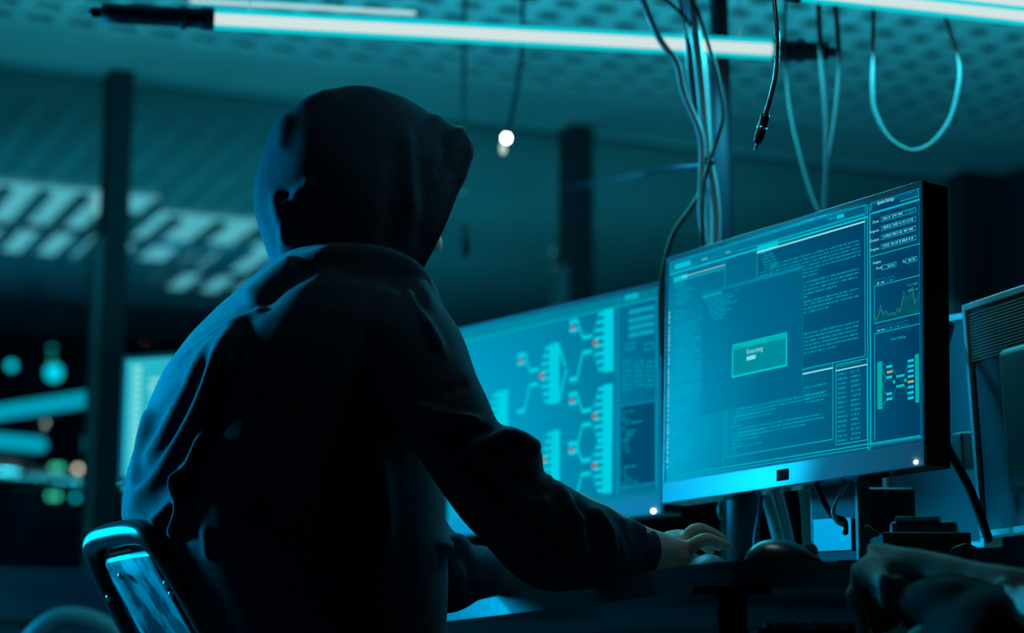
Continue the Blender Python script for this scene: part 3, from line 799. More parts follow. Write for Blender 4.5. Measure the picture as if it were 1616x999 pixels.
def nb_(x, y): return b(x, y)
nodes = [(1303, 138, 'tree'), (1306, 168, 'orange'), (1303, 198, 'tree'), (1303, 291, 'tree'), (1303, 321, 'tree'), (1365, 191, 'green'), (1365, 247, 'green'),
         (1424, 105, 'tree'), (1424, 136, 'tree'), (1424, 163, 'tree'), (1424, 193, 'tree'), (1424, 223, 'orange'), (1424, 253, 'tree'), (1424, 285, 'tree'), (1424, 315, 'tree')]
for x, y, cc in nodes:
    X, Y = nb_(x, y); w_ = .0075 if x == 1365 else .0055; u.quad(X-w_, Y-.0016, X+w_, Y+.0016, cc, 4)
for A_, B_ in (((1262, 112), (1285, 141)), ((1285, 141), (1290, 138)), ((1262, 150), (1285, 200)), ((1262, 230), (1278, 290)), ((1278, 290), (1290, 291)), ((1262, 350), (1290, 323)), ((1262, 260), (1290, 198)),
               ((1320, 140), (1345, 190)), ((1320, 320), (1345, 250)), ((1388, 190), (1412, 107)), ((1388, 247), (1412, 312)), ((1262, 170), (1290, 200)), ((1262, 380), (1285, 325))):
    u.line(nb_(*A_), nb_(*B_), .0007, 'treedim', 3)
for x, y in ((1330, 224), (1394, 215)): X, Y = nb_(x, y); u.quad(X-.002, Y-.002, X+.002, Y+.002, 'green', 4)
UM['dlg'] = screen_glow_mat('ui_dialog', (0.0, 0.060, 0.145), (0.0, 0.34, 0.58)); UM['popb2'] = emis('ui_popup_title', (0.0, 0.42, 0.46)); UM['pale'] = emis('ui_pale', (0.22, 0.80, 0.80))
UM['gline'] = emis('ui_gline', (0.02, 0.20, 0.18)); UM['gfill'] = emis('ui_gfill', (0.0, 0.085, 0.13))
UM['bar'] = screen_glow_mat('ui_bar2', (0.0, 0.09, 0.19), (0.0, 0.44, 0.66)); UM['win'] = screen_glow_mat('ui_win2', (0.0, 0.042, 0.115), (0.0, 0.30, 0.5))
u.build(UM)
# badge, power led
c_ = mr.c - mr.v*(MH/2-.015) ; bm = bmesh.new(); box(bm, c_ + mr.n*.0035, mr.u, mr.v, mr.n, .0115, .0075, .0012, bevel=.0004)
obj('badge', bm, M['cable_matte'], mr.chin, smooth=False)
bm = bmesh.new(); ellipsoid(bm, mr.c - mr.v*(MH/2-.006) + mr.u*(MW/2-.016) + mr.n*.004, mr.u, mr.v, mr.n, .0035, .0022, .0012, seg=12, rings=8)
obj('power_light', bm, M['led_white'], mr.chin)
# stand
nR = Vector((mr.u.y, -mr.u.x, 0))
def slab(name, root, c, hx, hy, z0, z1, mat, ux, bev=.004):
    bm = bmesh.new(); box(bm, Vector((c.x, c.y, (z0+z1)/2)), ux, Vector((-ux.y, ux.x, 0)), ZA, hx, hy, (z1-z0)/2, bevel=bev)
    return obj(name, bm, mat, root, smooth=False)
M['stand'] = pbr('stand_paint', (0.05, 0.075, 0.11), 0.5, nscale=10)
M['stand_bar'] = pbr('stand_bar', (0.07, 0.10, 0.11), 0.45, nscale=10)
s0 = P(1318, 800, 2.98); s1 = P(1361, 800, 2.93)
UX = Vector((.80, -.60, 0))
slab('stand_neck', mr.root, s0, 0.036, 0.006, ZD+.012, 1.03, M['stand'], UX)
slab('stand_bar', mr.root, s1, 0.0085, 0.010, ZD+.012, 1.03, M['stand_bar'], XA, .002)
slab('stand_base', mr.root, (s0+s1)/2 + YA*.01, 0.075, 0.06, ZD+.0005, ZD+.0135, M['gloss_black'], XA)
bm = bmesh.new(); box(bm, Vector((s0.x+.01, (s0.y+mr.c.y)/2+.03, 1.04)), XA, YA, ZA, .035, .05, .03, bevel=.008); obj('stand_mount', bm, M['black_plastic'], mr.root, smooth=False)
# note on neck
nt_ = s0 + Vector((-.6, -.8, 0))*.009; nt_.z = P(1320, 843, 2.965).z; bm = bmesh.new(); box(bm, nt_, UX, Vector((.6, .8, 0)), ZA, .0285, .0012, .0215, bevel=.0004)
tag(obj('sticky_note', bm, M['note'], smooth=False), 'blue square paper note stuck below the large monitor', 'note')

# left monitor
ml = monitor((0.062, 3.588, CAMZ+0.505), -0.912, 0.010, 'monitor showing a branching network chart, behind the typing arm')
finish_screen(ml, M['screen_l'])
u = UI(ml, (700, 430), (0.3905, 0.3905))
c = u.uv; HW, HH = ml.sw/2, ml.sh/2
ytb = c(870, 100)[1]; u.quad(-HW+.002, ytb-.002, HW-.002, ytb, 'line', 1); u.quad(-HW, ytb, HW, HH, 'lbar', 0)
vx = c(705, 300)[0]; yb_ = c(870, 880)[1]
u.quad(vx, yb_, vx+.003, HH, 'treedim', 1); u.quad(-HW, yb_-.012, HW, yb_, 'lbar', 1); u.quad(HW-.008, yb_, HW-.005, ytb, 'treedim', 1)
u.quad(c(735, 90)[0], c(760, 100)[1]-.004, c(790, 90)[0], c(760, 100)[1]+.006, 'line', 2)
random.seed(11)
for y_ in (140, 175, 205, 235):
    q = c(855, y_); u.quad(c(750, 200)[0], q[1]-.004, q[0], q[1]+.004, 'treedim', 1); u.textline(c(760, 200)[0], q[1]-.002, q[0]-c(760, 200)[0]-.004, .0045, 'line')
for x in (740, 815):
    q = c(x, 300); u.frame(q[0], q[1]-.006, q[0]+.022, q[1]+.005, .002, 'treedim', 1)
for x in (738, 788, 835):
    X0 = c(x-12, 400)[0]; X1 = c(x+22, 400)[0]
    Y = c(x, 365)[1]
    while Y > c(x, 480)[1]: u.textline(X0, Y, X1-X0, .0045, 'text'); Y -= .0075
X0 = c(722, 600)[0]
Yt, Ye = c(870, 515)[1], c(870, 850)[1]
u.frame(X0-.004, Ye, HW-.008, Yt, .0015, 'treedim', 1); u.quad(X0-.004, Ye, HW-.008, Yt, 'lwin', 0)
for i in range(34):
    if i in (11, 12, 13, 20, 21): continue
    u.textline(X0+random.choice((0, .004, .008)), Yt-.012-i*.0062, random.choice((.012, .02, .03, .02, .04 if i < 8 or 14 < i < 19 else .015)), .0042, 'text')
def tree(xl, xr, y0, y1, left=True, sc=1.0):
    """bar with its fan of branches, crop pixel coords"""
    B0_, B1_ = c(xl, y0), c(xr, y1)
    u.quad(B0_[0], B1_[1], B1_[0], B0_[1], 'tree', 2)
    nr = 8; H_ = B0_[1]-B1_[1]
    for i in range(nr):
        f = (i+.5)/nr; Y = B1_[1]+H_*f; off = .010+.012*math.sin(PI*f)
        u.quad(B0_[0]-off, Y-.0032, B0_[0], Y+.0032, 'tree', 2)
        mid = B1_[1]+H_*(.62 if f > .5 else .38)
        u.line((B0_[0]-off, Y), (B0_[0]-off-.014, mid), .0035, 'treedim', 1)
    for fm in (.62, .38):
        mid = B1_[1]+H_*fm; u.quad(B0_[0]-.052, mid-.0035, B0_[0]-.030, mid+.0035, 'tree', 2)
        e = mid+(.030 if fm > .5 else -.040)
        u.line((B0_[0]-.052, mid), (B0_[0]-.066, e), .004, 'tree', 1); u.quad(B0_[0]-.086, e-.004, B0_[0]-.064, e+.004, 'tree', 2)
        if fm > .5: u.quad(B0_[0]-.086, e-.018, B0_[0]-.064, e-.011, 'tree', 2)
    u.quad(B0_[0]-.026, B1_[1]+H_*.5-.004, B0_[0]-.014, B1_[1]+H_*.5+.004, 'red', 4)
    u.quad(B0_[0]-.082, B1_[1]+H_*.62+.016, B0_[0]-.072, B1_[1]+H_*.62+.023, 'red', 4)
tree(650, 690, 150, 398); tree(648, 686, 455, 690); tree(646, 684, 660, 890)
tree(432, 470, 290, 528); tree(220, 262, 480, 700); tree(440, 472, 640, 860); tree(20, 60, 560, 800)
u.line(c(470, 300), c(495, 380), .005, 'tree', 2); u.line(c(470, 520), c(500, 390), .005, 'tree', 2)
UM['lbar'] = screen_glow_mat('ui_lbar', (0.0, 0.20, 0.30), (0.0, 0.42, 0.58)); UM['lwin'] = emis('ui_lwin', (0.0, 0.07, 0.16))
u.build(UM)
bm = bmesh.new(); ellipsoid(bm, ml.c - ml.v*(MH/2-.005) + ml.u*(MW/2-.018) + ml.n*.004, ml.u, ml.v, ml.n, .004, .003, .0015, seg=12, rings=8)
obj('power_light', bm, M['led_white'], ml.chin)
cb = ml.c + ml.u.cross(ZA)*-0.09
slab('stand_neck', ml.root, Vector((ml.c.x+.09, ml.c.y+.075, 0)), .035, .012, ZD+.012, 1.05, M['black_plastic'], ml.u)
slab('stand_base', ml.root, Vector((ml.c.x+.09, ml.c.y+.075, 0)), .12, .09, ZD+.0005, ZD+.0135, M['gloss_black'], ml.u)

# ------------------------------------------------------------------ backs of the monitors at the right
def back_monitor(tl, tr, bl, br, Yl, Yr, label, mat, rim=True, vents=True, bulge=True):
    """flat panel seen from behind; corners in photo measure, left edge at Yl, right edge at Yr"""
    TL, TR, BL, BR = P(*tl, Yl[0]), P(*tr, Yr[0]), P(*bl, Yl[1]), P(*br, Yr[1])
    uu = (TR-TL).normalized(); vv = (TL-BL).normalized(); nn = uu.cross(vv).normalized()
    vv = nn.cross(uu).normalized()
    w, h = (TR-TL).length, (TL-BL).dot(vv); cc = (TL+TR)/2 - vv*(h/2)
    root = thing('monitor', label, 'monitor', (cc.x, cc.y, ZD))
    bm = bmesh.new(); box(bm, cc - nn*.016, uu, vv, nn, w/2-.004, h/2-.004, .014, bevel=.003)
    obj('housing', bm, mat, root, smooth=False)
    if rim:
        bm = bmesh.new(); t = .0045
        for s_ in (-1, 1):
            box(bm, cc + uu*(s_*(w/2-t)) - nn*.012, uu, vv, nn, t, h/2, .016, bevel=.0015)
            box(bm, cc + vv*(s_*(h/2-t)) - nn*.012, uu, vv, nn, w/2-.001, t, .0155, bevel=.0015)
        obj('rim', bm, M['silver'], root, smooth=False)
    if vents:
        bm = bmesh.new()
        for i in range(16):
            box(bm, cc + vv*(h/2-.016-i*.0042), uu, vv, nn, w/2-.014, .0011, .0012)
        obj('vent_grille', bm, M['grey_plastic'], root, smooth=False)
    if bulge:
        bm = bmesh.new(); box(bm, cc + uu*(w*.12) + vv*(-h*.05) + nn*.012, uu, vv, nn, w*.30, h*.30, .014, bevel=.012)
        obj('back_cover', bm, M['stand_bar'], root, smooth=True)
    bm = bmesh.new(); q = cc - nn*.02
    box(bm, Vector((q.x, q.y, (ZD+.012+q.z-h*.2)/2)) - nn*.03, uu, nn, ZA, .03, .01, (q.z-h*.2-ZD-.012)/2, bevel=.003)
    obj('stand_neck', bm, M['black_plastic'], root, smooth=False)
    bm = bmesh.new(); box(bm, Vector((q.x, q.y, ZD+.007)) - nn*.03, Vector((uu.x, uu.y, 0)).normalized(), Vector((-uu.y, uu.x, 0)).normalized(), ZA, .10, .07, .006, bevel=.003)
    obj('stand_base', bm, M['gloss_black'], root, smooth=False)
    return root, cc, uu, vv, nn
back_monitor((1521, 482), (1760, 402), (1574, 846), (1790, 818), (2.98, 2.95), (2.62, 2.60), 'silver-rimmed monitor seen from behind at the right edge, with a vent grille', M['monitor_back'])
r2 = back_monitor((1380, 522), (1530, 492), (1440, 868), (1566, 852), (3.35, 3.32), (3.12, 3.10), 'dark monitor back standing between the large monitor and the silver-rimmed one', M['monitor_back'], vents=False, bulge=False)
pp = P(1522, 712, 3.02); bm = bmesh.new(); box(bm, pp, r2[2], r2[3], r2[4], .013, .026, .012, bevel=.005)
obj('port_box', bm, M['stand_bar'], r2[0])['label'] = 'small pale box on the monitor back'
wire('cable', [P(1500, 512, 3.02), P(1482, 600, 2.98), P(1490, 690, 2.95), P(1530, 770, 2.93), P(1560, 850, 2.92)], .006, M['cable'], 'thick black cable curving down the dark monitor back')

# ------------------------------------------------------------------ things on the desk
# mouse
mc = P(1240, 868, 2.60)
mth = thing('computer_mouse', 'glossy black computer mouse on the desk beside the blue note', 'mouse', (mc.x, mc.y, ZD))
bm = bmesh.new(); bmesh.ops.create_uvsphere(bm, u_segments=40, v_segments=24, radius=1)
for v in bm.verts:
    x, y, z = v.co
    z = max(z, -0.0); hgt = 0.034*(1-0.25*x)*(1-0.12*abs(y))
    v.co = Vector((mc.x + x*0.047*(1-.06*x), mc.y + y*0.030*(1-0.10*x*x), ZD+.001 + z**0.85*hgt if z > 0 else ZD+.001))
M['mouse'] = pbr('mouse_plastic', (0.015, 0.018, 0.02), 0.3, nscale=20, spec=0.8)
obj('shell', bm, M['mouse'], mth)
bm = bmesh.new(); ellipsoid(bm, Vector((mc.x+.028, mc.y, ZD+.022)), XA, YA, ZA, .010, .003, .010, seg=20, rings=12); obj('scroll_wheel', bm, M['grey_plastic'], mth)
bm = bmesh.new(); box(bm, P(1341, 876, 2.62), XA, YA, ZA, .019, .03, .0055, bevel=.002)
o = tag(obj('card_reader', bm, M['black_plastic'], smooth=False), 'small flat black box lying between mouse and crumpled cloth', 'card reader')
o.location.z += (ZD+.0008) - min((o.matrix_world @ v.co).z for v in o.data.vertices)
# mouse under the hand
mc2 = P(1118, 880, 2.80)
bm = bmesh.new(); bmesh.ops.create_uvsphere(bm, u_segments=30, v_segments=16, radius=1)
for v in bm.verts:
    x, y, z = v.co; z = max(z, 0)
    v.co = Vector((mc2.x + x*.028 , mc2.y + y*.045, ZD+.001 + (z**.8)*.033))
m2 = thing('computer_mouse', 'pale computer mouse under the fingers of the right hand', 'mouse', (mc2.x, mc2.y, ZD))
obj('shell', bm, M['bezel'], m2)
# drive box
dbx = P(1463, 850, 2.80)
db = thing('drive_enclosure', 'black drive enclosure lying on the desk behind the crumpled cloth', 'drive', (dbx.x, dbx.y, ZD))
bm = bmesh.new(); box(bm, Vector((dbx.x, dbx.y+.05, ZD+.032)), XA, YA, ZA, .056, .05, .031, bevel=.003); obj('case', bm, M['black_plastic'], db, smooth=False)
bm = bmesh.new()
for i in range(12):
    box(bm, Vector((dbx.x-.018+i*.0042, dbx.y-.0008, ZD+.030+.0)), XA, YA, ZA, .0015, .0005, .0024)
obj('front_marking', bm, M['silver'], db, smooth=False)
ppx = P(1458, 800, 3.06)
ps = thing('power_adapter', 'black boxy adapter standing behind the drive enclosure', 'adapter', (ppx.x, ppx.y, ZD))
bm = bmesh.new(); box(bm, Vector((ppx.x, ppx.y, ZD+.050)), Vector((.96, -.26, 0)), Vector((.26, .96, 0)), ZA, .045, .03, .049, bevel=.006); obj('case', bm, M['black_plastic'], ps, smooth=False)
bm = bmesh.new(); box(bm, Vector((ppx.x-.01, ppx.y-.01, ZD+.102)), Vector((.96, -.26, 0)), Vector((.26, .96, 0)), ZA, .03, .018, .003, bevel=.001); obj('top_clip', bm, M['grey_plastic'], ps, smooth=False)
bxx = P(1400, 800, 3.1)
bm = bmesh.new(); box(bm, Vector((bxx.x, bxx.y, ZD+.075)), XA, YA, ZA, .035, .03, .074, bevel=.006)
tag(obj('speaker', bm, M['black_plastic'], smooth=False), 'upright black box right of the monitor stand bar', 'speaker')
# dark pole between the monitors
pl = P(1172, 830, 3.2)
plt = thing('monitor_arm_pole', 'thick dark pole standing behind the typing hand', 'pole', (pl.x, pl.y, ZD))
bm = bmesh.new(); tube(bm, [Vector((pl.x, pl.y, ZD+.013)), Vector((pl.x, pl.y, 1.0))], .0235, seg=28, n=1, dome=False); obj('post', bm, M['pole'], plt)
bm = bmesh.new(); tube(bm, [Vector((pl.x, pl.y, ZD+.0005)), Vector((pl.x, pl.y, ZD+.0125))], .06, seg=32, n=1, dome=False); obj('foot', bm, M['black_plastic'], plt)
# pale items between the screens
q = P(1138, 805, 3.25); bm = bmesh.new(); ellipsoid(bm, q, XA, YA, ZA, .006, .006, .014)
tube(bm, [q+ZA*.01, q+ZA*.05, q+ZA*.20+YA*.03], [.004, .003, .003], seg=8)
tag(obj('cable_plug', bm, M['clear_cable']), 'pale oval plug hanging beside the thick dark pole', 'plug')

# cables hanging
def hang(pts, r, mat, label, Y=3.0, top=True, name='cable', cat='cable', group=None, Ys=None):
    ps_ = [P(x, y, (Ys[i] if Ys else Y)) for i, (x, y) in enumerate(pts)]
    if top:
        d_ = (ps_[0]-ps_[1]); e_ = ps_[0] + d_.normalized()*min(.08, d_.length); H = ZC-.001
        ps_[:0] = [Vector((e_.x, e_.y, H)), Vector((e_.x, e_.y, e_.z+(H-e_.z)*.66)), Vector((e_.x, e_.y, e_.z+(H-e_.z)*.33)), e_]
    return wire(name, ps_, r, mat, label, cat, group=group)
hang([(1010, -10), (1040, 60), (1068, 100), (1080, 150), (1105, 210), (1108, 260), (1106, 330), (1114, 400)], .0052, M['teal_cable'], 'pale cable of the bundle, sweeping in from its left', 3.3)
hang([(1076, -10), (1088, 60), (1092, 120), (1104, 200), (1113, 255), (1112, 330), (1116, 400)], .008, M['pole'], 'thick dark cable at the middle of the tied cable bundle', 3.36)
hang([(1090, -10), (1098, 60), (1106, 130), (1112, 200), (1118, 255), (1126, 300), (1130, 345), (1128, 400)], .0078, M['teal_cable'], 'pale cable running down the right side of the tied bundle', 3.32)
hang([(1102, 20), (1118, 70), (1132, 120), (1141, 180), (1130, 225), (1120, 255), (1110, 300), (1108, 400)], .0032, M['cable'], 'thin black cable bowing out right of the bundle, then joining it', 3.28)
hang([(1083, 0), (1094, 60), (1108, 100), (1116, 200), (1116, 256), (1118, 330), (1120, 400)], .0065, M['teal_cable'], 'pale cable hidden along the middle of the tied bundle', 3.34)
hang([(1040, -10), (1065, 12), (1078, 24), (1090, 40)], .003, M['cable'], 'black cable slanting into the top of the bundle', 3.29, top=True)
tt = P(1115, 255, 3.31); bm = bmesh.new(); tube(bm, [tt-ZA*.004, tt+ZA*.004], .0125, seg=20, n=1, dome=False)
tag(obj('cable_tie', bm, M['gloss_black']), 'black tie binding the hanging cable bundle', 'cable tie')
pc = P(1148, 380, 3.7); bm = bmesh.new(); tube(bm, [Vector((pc.x, pc.y, ZD+.001)), Vector((pc.x-.015, pc.y, ZC-.001))], .0165, seg=24, n=1, dome=False)
tag(obj('conduit_pole', bm, M['pole']), 'dark blue conduit running from ceiling to desk behind the cable bundle', 'pole')
hang([(1108, 300), (1090, 330), (1065, 365), (1050, 410), (1042, 470), (1045, 560)], .004, M['cable'], 'black cable arching from the bundle down behind the monitor corner', 3.32, top=False)
hang([(1108, 262), (1040, 268), (960, 284), (888, 298)], .0035, M['blue_cable'], 'faint blue cable stretched leftward from the tied bundle', Ys=(3.32, 4.0, 5.0, 6.1), top=False)
# jack lead, nearest
jl = thing('audio_lead', 'black lead with a jack plug dangling over the large monitor', 'cable', P(1225, 0, 2.85))
pj = [(1221, -160), (1219, -60), (1222, 0), (1227, 60), (1225, 110), (1217, 150), (1207, 184)]
pts = [P(x, y, 2.85) for x, y in pj]; pts[:0] = [Vector((pts[0].x, pts[0].y, ZC-.001)), Vector((pts[0].x, pts[0].y, 2.2)), Vector((pts[0].x, pts[0].y, 1.9))]
bm = bmesh.new(); tube(bm, pts, .0031, seg=14); obj('lead', bm, M['gloss_black'], jl)
d1, d2, d3, d4, d5 = P(1208, 181, 2.85), P(1204, 197, 2.85), P(1200, 210, 2.85), P(1195, 226, 2.85), P(1192, 237, 2.85)
bm = bmesh.new(); tube(bm, [d1, d2, d3, d4], [.0062, .0058, .0066, .0052], seg=18, n=3, dome=False); pg_ = obj('plug_body', bm, M['gloss_black'], jl)
bm = bmesh.new(); tube(bm, [d2.lerp(d3, .3), d2.lerp(d3, .6)], .0071, seg=18, n=1, dome=False); obj('collar', bm, M['steel'], pg_)
bm = bmesh.new(); tube(bm, [d4, d4.lerp(d5, .6), d5], [.0024, .0024, .0016], seg=12, n=1); obj('plug_tip', bm, M['steel'], pg_)
# others
hang([(1240, -10), (1238, 60), (1246, 170), (1266, 260), (1285, 320), (1302, 350)], .0028, M['dim_cable'], 'faint blue cable curving toward the two dark straight cables', 3.6)
hang([(1292, 10), (1296, 100), (1303, 200), (1302, 340)], .0042, M['cable'], 'left of the two dark straight cables behind the large monitor', 3.5)
hang([(1319, 10), (1324, 100), (1316, 200), (1303, 280), (1300, 340)], .0042, M['cable'], 'right of the two dark straight cables behind the large monitor', 3.52)
hang([(1378, 40), (1377, 150), (1384, 185), (1405, 220), (1440, 238), (1475, 222), (1502, 180), (1514, 110), (1498, 45), (1485, 5), (1478, -60), (1476, -200), (1476, -360)], .0036, M['clear_cable'], 'pale translucent cable hanging in a wide loop at the upper right', 3.5)
hl = thing('hanging_led', 'thin lead with a brightly glowing tip, right of the hood', 'light', P(795, 215, 4.4))
pts = [P(x, y, 4.4) for x, y in ((824, 60), (820, 110), (812, 160), (803, 200), (800, 214))]; pts.insert(0, Vector((pts[0].x+.01, pts[0].y, ZC-.001)))
bm = bmesh.new(); tube(bm, pts, [.0045, .0045, .0045, .0045, .005, .005], seg=10); obj('lead', bm, M['dim_cable'], hl)
bm = bmesh.new(); ellipsoid(bm, P(799, 218, 4.4), XA, YA, ZA, .009, .009, .010); obj('glowing_tip', bm, M['led_white'], hl)
bm = bmesh.new(); ellipsoid(bm, P(794, 234, 4.4), XA, YA, ZA, .007, .007, .014); obj('plug', bm, emis('plug_glow', (0.5, 0.75, 0.6), 1.0), hl)
h2 = thing('hanging_lead', 'blurred lead with a dark connector hanging beside the hood brim', 'cable', P(733, 400, 4.8))
pts = [P(x, y, 4.8) for x, y in ((733, 40), (731, 180), (733, 300), (735, 365))]; pts.insert(0, Vector((pts[0].x, pts[0].y, ZC-.001)))
bm = bmesh.new(); tube(bm, pts, .005, seg=10); obj('lead', bm, M['dim_cable'], h2)
bm = bmesh.new(); ellipsoid(bm, P(734, 302, 4.8), XA, YA, ZA, .008, .008, .010); obj('bead', bm, M['clear_cable'], h2)
bm = bmesh.new(); tube(bm, [P(734, 360, 4.8), P(734, 400, 4.8)], .009, seg=14, n=1); obj('connector', bm, M['black_plastic'], h2)
# cables behind the large monitor, dropping to the desk
def drop(pts, r, mat, label, Y):
    ps_ = [P(x, y, Y) for x, y in pts]
    ps_[-1].z = max(ps_[-1].z, ZD+r+.001); return wire('cable', ps_, r, mat, label)
drop([(1195, 740), (1212, 790), (1228, 850), (1236, 905)], .009, M['teal_cable'], 'thick pale cable under the large monitor, leftmost of three', 3.16)
drop([(1218, 740), (1232, 790), (1246, 850), (1254, 905)], .006, M['teal_cable'], 'pale cable under the large monitor, beside the thick one', 3.18)
drop([(1262, 740), (1272, 790), (1276, 850), (1278, 905)], .009, M['teal_cable'], 'pale cable under the large monitor, nearest its stand', 3.16)
drop([(1204, 760), (1200, 800), (1192, 850), (1190, 905)], .003, M['blue_cable'], 'thin blue cable leaning beside the thick dark pole', 3.13)
drop([(1286, 760), (1300, 792), (1316, 815), (1332, 822), (1334, 840)], .0042, M['gloss_black'], 'black cable looping out below the large monitor', 2.90)
drop([(1340, 757), (1326, 780), (1315, 805), (1320, 822), (1330, 828)], .0030, M['teal_cable'], 'thin pale cable looping out below the large monitor', 2.89)
drop([(1368, 832), (1382, 842), (1396, 853), (1410, 870)], .003, M['cable'], 'black cable running from the stand bar to the drive enclosure', 2.84)
drop([(1500, 885), (1505, 870), (1525, 862), (1545, 872), (1562, 890)], .0035, M['cable'], 'black cable arching over the crumpled cloth', 2.75)

# ------------------------------------------------------------------ person
F = Vector((0.853, 0.522, 0)).normalized(); S = Vector((F.y, -F.x, 0))   # facing, right-hand side
person = None
def ring(bm, px0, px1, py, Y, k, shift=0.0, seg=48, pw=2.3):
    c_ = P((px0+px1)/2, py, Y); hp = rad((px1-px0)/2, Y)
    b_ = hp/math.sqrt((abs(S.x)*k)**2 + F.x**2); a_ = b_*k
    out = []
    for i in range(seg):
        t = 2*PI*i/seg; ct, st = math.cos(t), math.sin(t)
        ct = math.copysign(abs(ct)**(2/pw), ct); st = math.copysign(abs(st)**(2/pw), st)
        out.append(bm.verts.new(c_ + S*(a_*ct) + F*(b_*st)))
    return out
# body: one continuous surface
HC = P(583, 305, 2.90)                       # head centre
Fh = (F*0.97 - ZA*0.24).normalized(); Uh = (ZA - Fh*ZA.dot(Fh)).normalized(); Sh = Fh.cross(Uh)
bm = bmesh.new()
pelvis = P(470, 1130, 2.90); pelvis.z = 0.56
chest = P(510, 620, 2.90); neckb = P(545, 440, 2.88)
tube(bm, [pelvis, pelvis.lerp(chest, .5), chest, chest.lerp(neckb, .6), neckb+F*.02], [.125, .115, .125, .11, .06], seg=28, flat=0.8, up=F)
tube(bm, [neckb-ZA*.02, HC-Fh*.01-ZA*.04], [.055, .055], seg=20)
# head
ellipsoid(bm, HC+Uh*.02-Fh*.005, Fh, Sh, Uh, .093, .074, .088, seg=32, rings=20)
ellipsoid(bm, HC+Fh*.045-Uh*.055, Fh, Sh, Uh, .050, .052, .060)
nose = P(700, 383, 2.965)
hf = HC + Fh*.088
tube(bm, [hf+Uh*.01, hf+Fh*.012-Uh*.012, hf+Fh*.024-Uh*.032], [.008, .010, .012], seg=14)
for s_ in (-1, 1):
    ellipsoid(bm, hf-Fh*.012+Sh*(s_*.03)+Uh*.018, Fh, Sh, Uh, .010, .024, .008)     # brow
    ellipsoid(bm, hf-Fh*.016+Sh*(s_*.030)+Uh*.000, Fh, Sh, Uh, .010, .012, .010)    # eye
    ellipsoid(bm, hf-Fh*.022+Sh*(s_*.036)-Uh*.030, Fh, Sh, Uh, .020, .022, .022)    # cheek
    ellipsoid(bm, HC+Sh*(s_*.077)-Uh*.01, Fh, Sh, Uh, .016, .007, .030)             # ear
ellipsoid(bm, hf-Fh*.004-Uh*.058, Fh, Sh, Uh, .010, .024, .006); ellipsoid(bm, hf-Fh*.005-Uh*.069, Fh, Sh, Uh, .010, .021, .007)   # lips
ellipsoid(bm, hf-Fh*.012-Uh*.096, Fh, Sh, Uh, .016, .020, .014)                     # chin
# arms
shR = P(632, 535, 2.77); elR = P(775, 775, 2.66); wrR = P(1030, 869, 2.81)
shL = neckb - S*.165 - ZA*.055; elL = P(698, 908, 3.02); wrL = P(900, 880, 3.20)
tube(bm, [shR, shR.lerp(elR, .5), elR], [.048, .044, .040], seg=18)
tube(bm, [elR, elR.lerp(wrR, .4), wrR-(wrR-elR)*.06, wrR], [.040, .038, .026, .025], seg=18)
tube(bm, [shL, shL.lerp(elL, .5), elL], [.055, .046, .040], seg=18)
tube(bm, [elL, elL.lerp(wrL, .4)-ZA*.006, wrL], [.036, .026, .023], seg=18)
# right hand (little finger nearest the camera)
hs = rad(1, 2.86)
palm0 = P(1036, 872, 2.815)
def hpt(x, y, Y): return P(x, y, Y)
knuck = [hpt(1084, 868, 2.835), hpt(1080, 857, 2.855), hpt(1078, 850, 2.877), hpt(1074, 848, 2.899)]
for kk, (kx, r0) in enumerate(zip(knuck, (.0125, .0125, .013, .013))):
    tube(bm, [wrR.lerp(kx, .05) + ZA*(-.002), wrR.lerp(kx, .55) + ZA*.002, kx], [.016, .0135, r0*.86], seg=14)
tube(bm, [wrR-(wrR-elR).normalized()*.03, wrR, wrR.lerp(knuck[1], .5)-ZA*.006], [.0255, .0265, .022], seg=18)
tube(bm, [wrR.lerp(knuck[0], .2)-ZA*.010, wrR.lerp(knuck[0], .85)-ZA*.010], [.018, .013], seg=14)
tube(bm, [wrR.lerp(knuck[2], .3)-ZA*.012, wrR.lerp(knuck[2], .9)-ZA*.012], [.018, .014], seg=14)
fing = [
    ([knuck[0], hpt(1102, 855, 2.825), hpt(1116, 851, 2.828), hpt(1134, 857, 2.838), hpt(1148, 861, 2.848)], [.0098, .0090, .0086, .0078, .0068]),
    ([knuck[1], hpt(1090, 842, 2.850), hpt(1103, 836, 2.852), hpt(1122, 842, 2.862), hpt(1141, 852, 2.872)], [.0105, .0098, .0095, .0083, .0072]),
    ([knuck[2], hpt(1088, 846, 2.885), hpt(1104, 843, 2.895), hpt(1122, 851, 2.91), hpt(1134, 862, 2.92)], [.0105, .0098, .0092, .0083, .0074]),
    ([knuck[3], hpt(1084, 850, 2.910), hpt(1096, 850, 2.925), hpt(1110, 858, 2.94), hpt(1120, 868, 2.95)], [.0105, .0098, .0092, .0083, .0074])]
for pts, rs in fing: tube(bm, pts, rs, seg=14, n=5)
tube(bm, [hpt(1044, 866, 2.87), hpt(1064, 874, 2.91), hpt(1084, 880, 2.93), hpt(1102, 886, 2.94)], [.015, .012, .0105, .0085], seg=14, n=5)
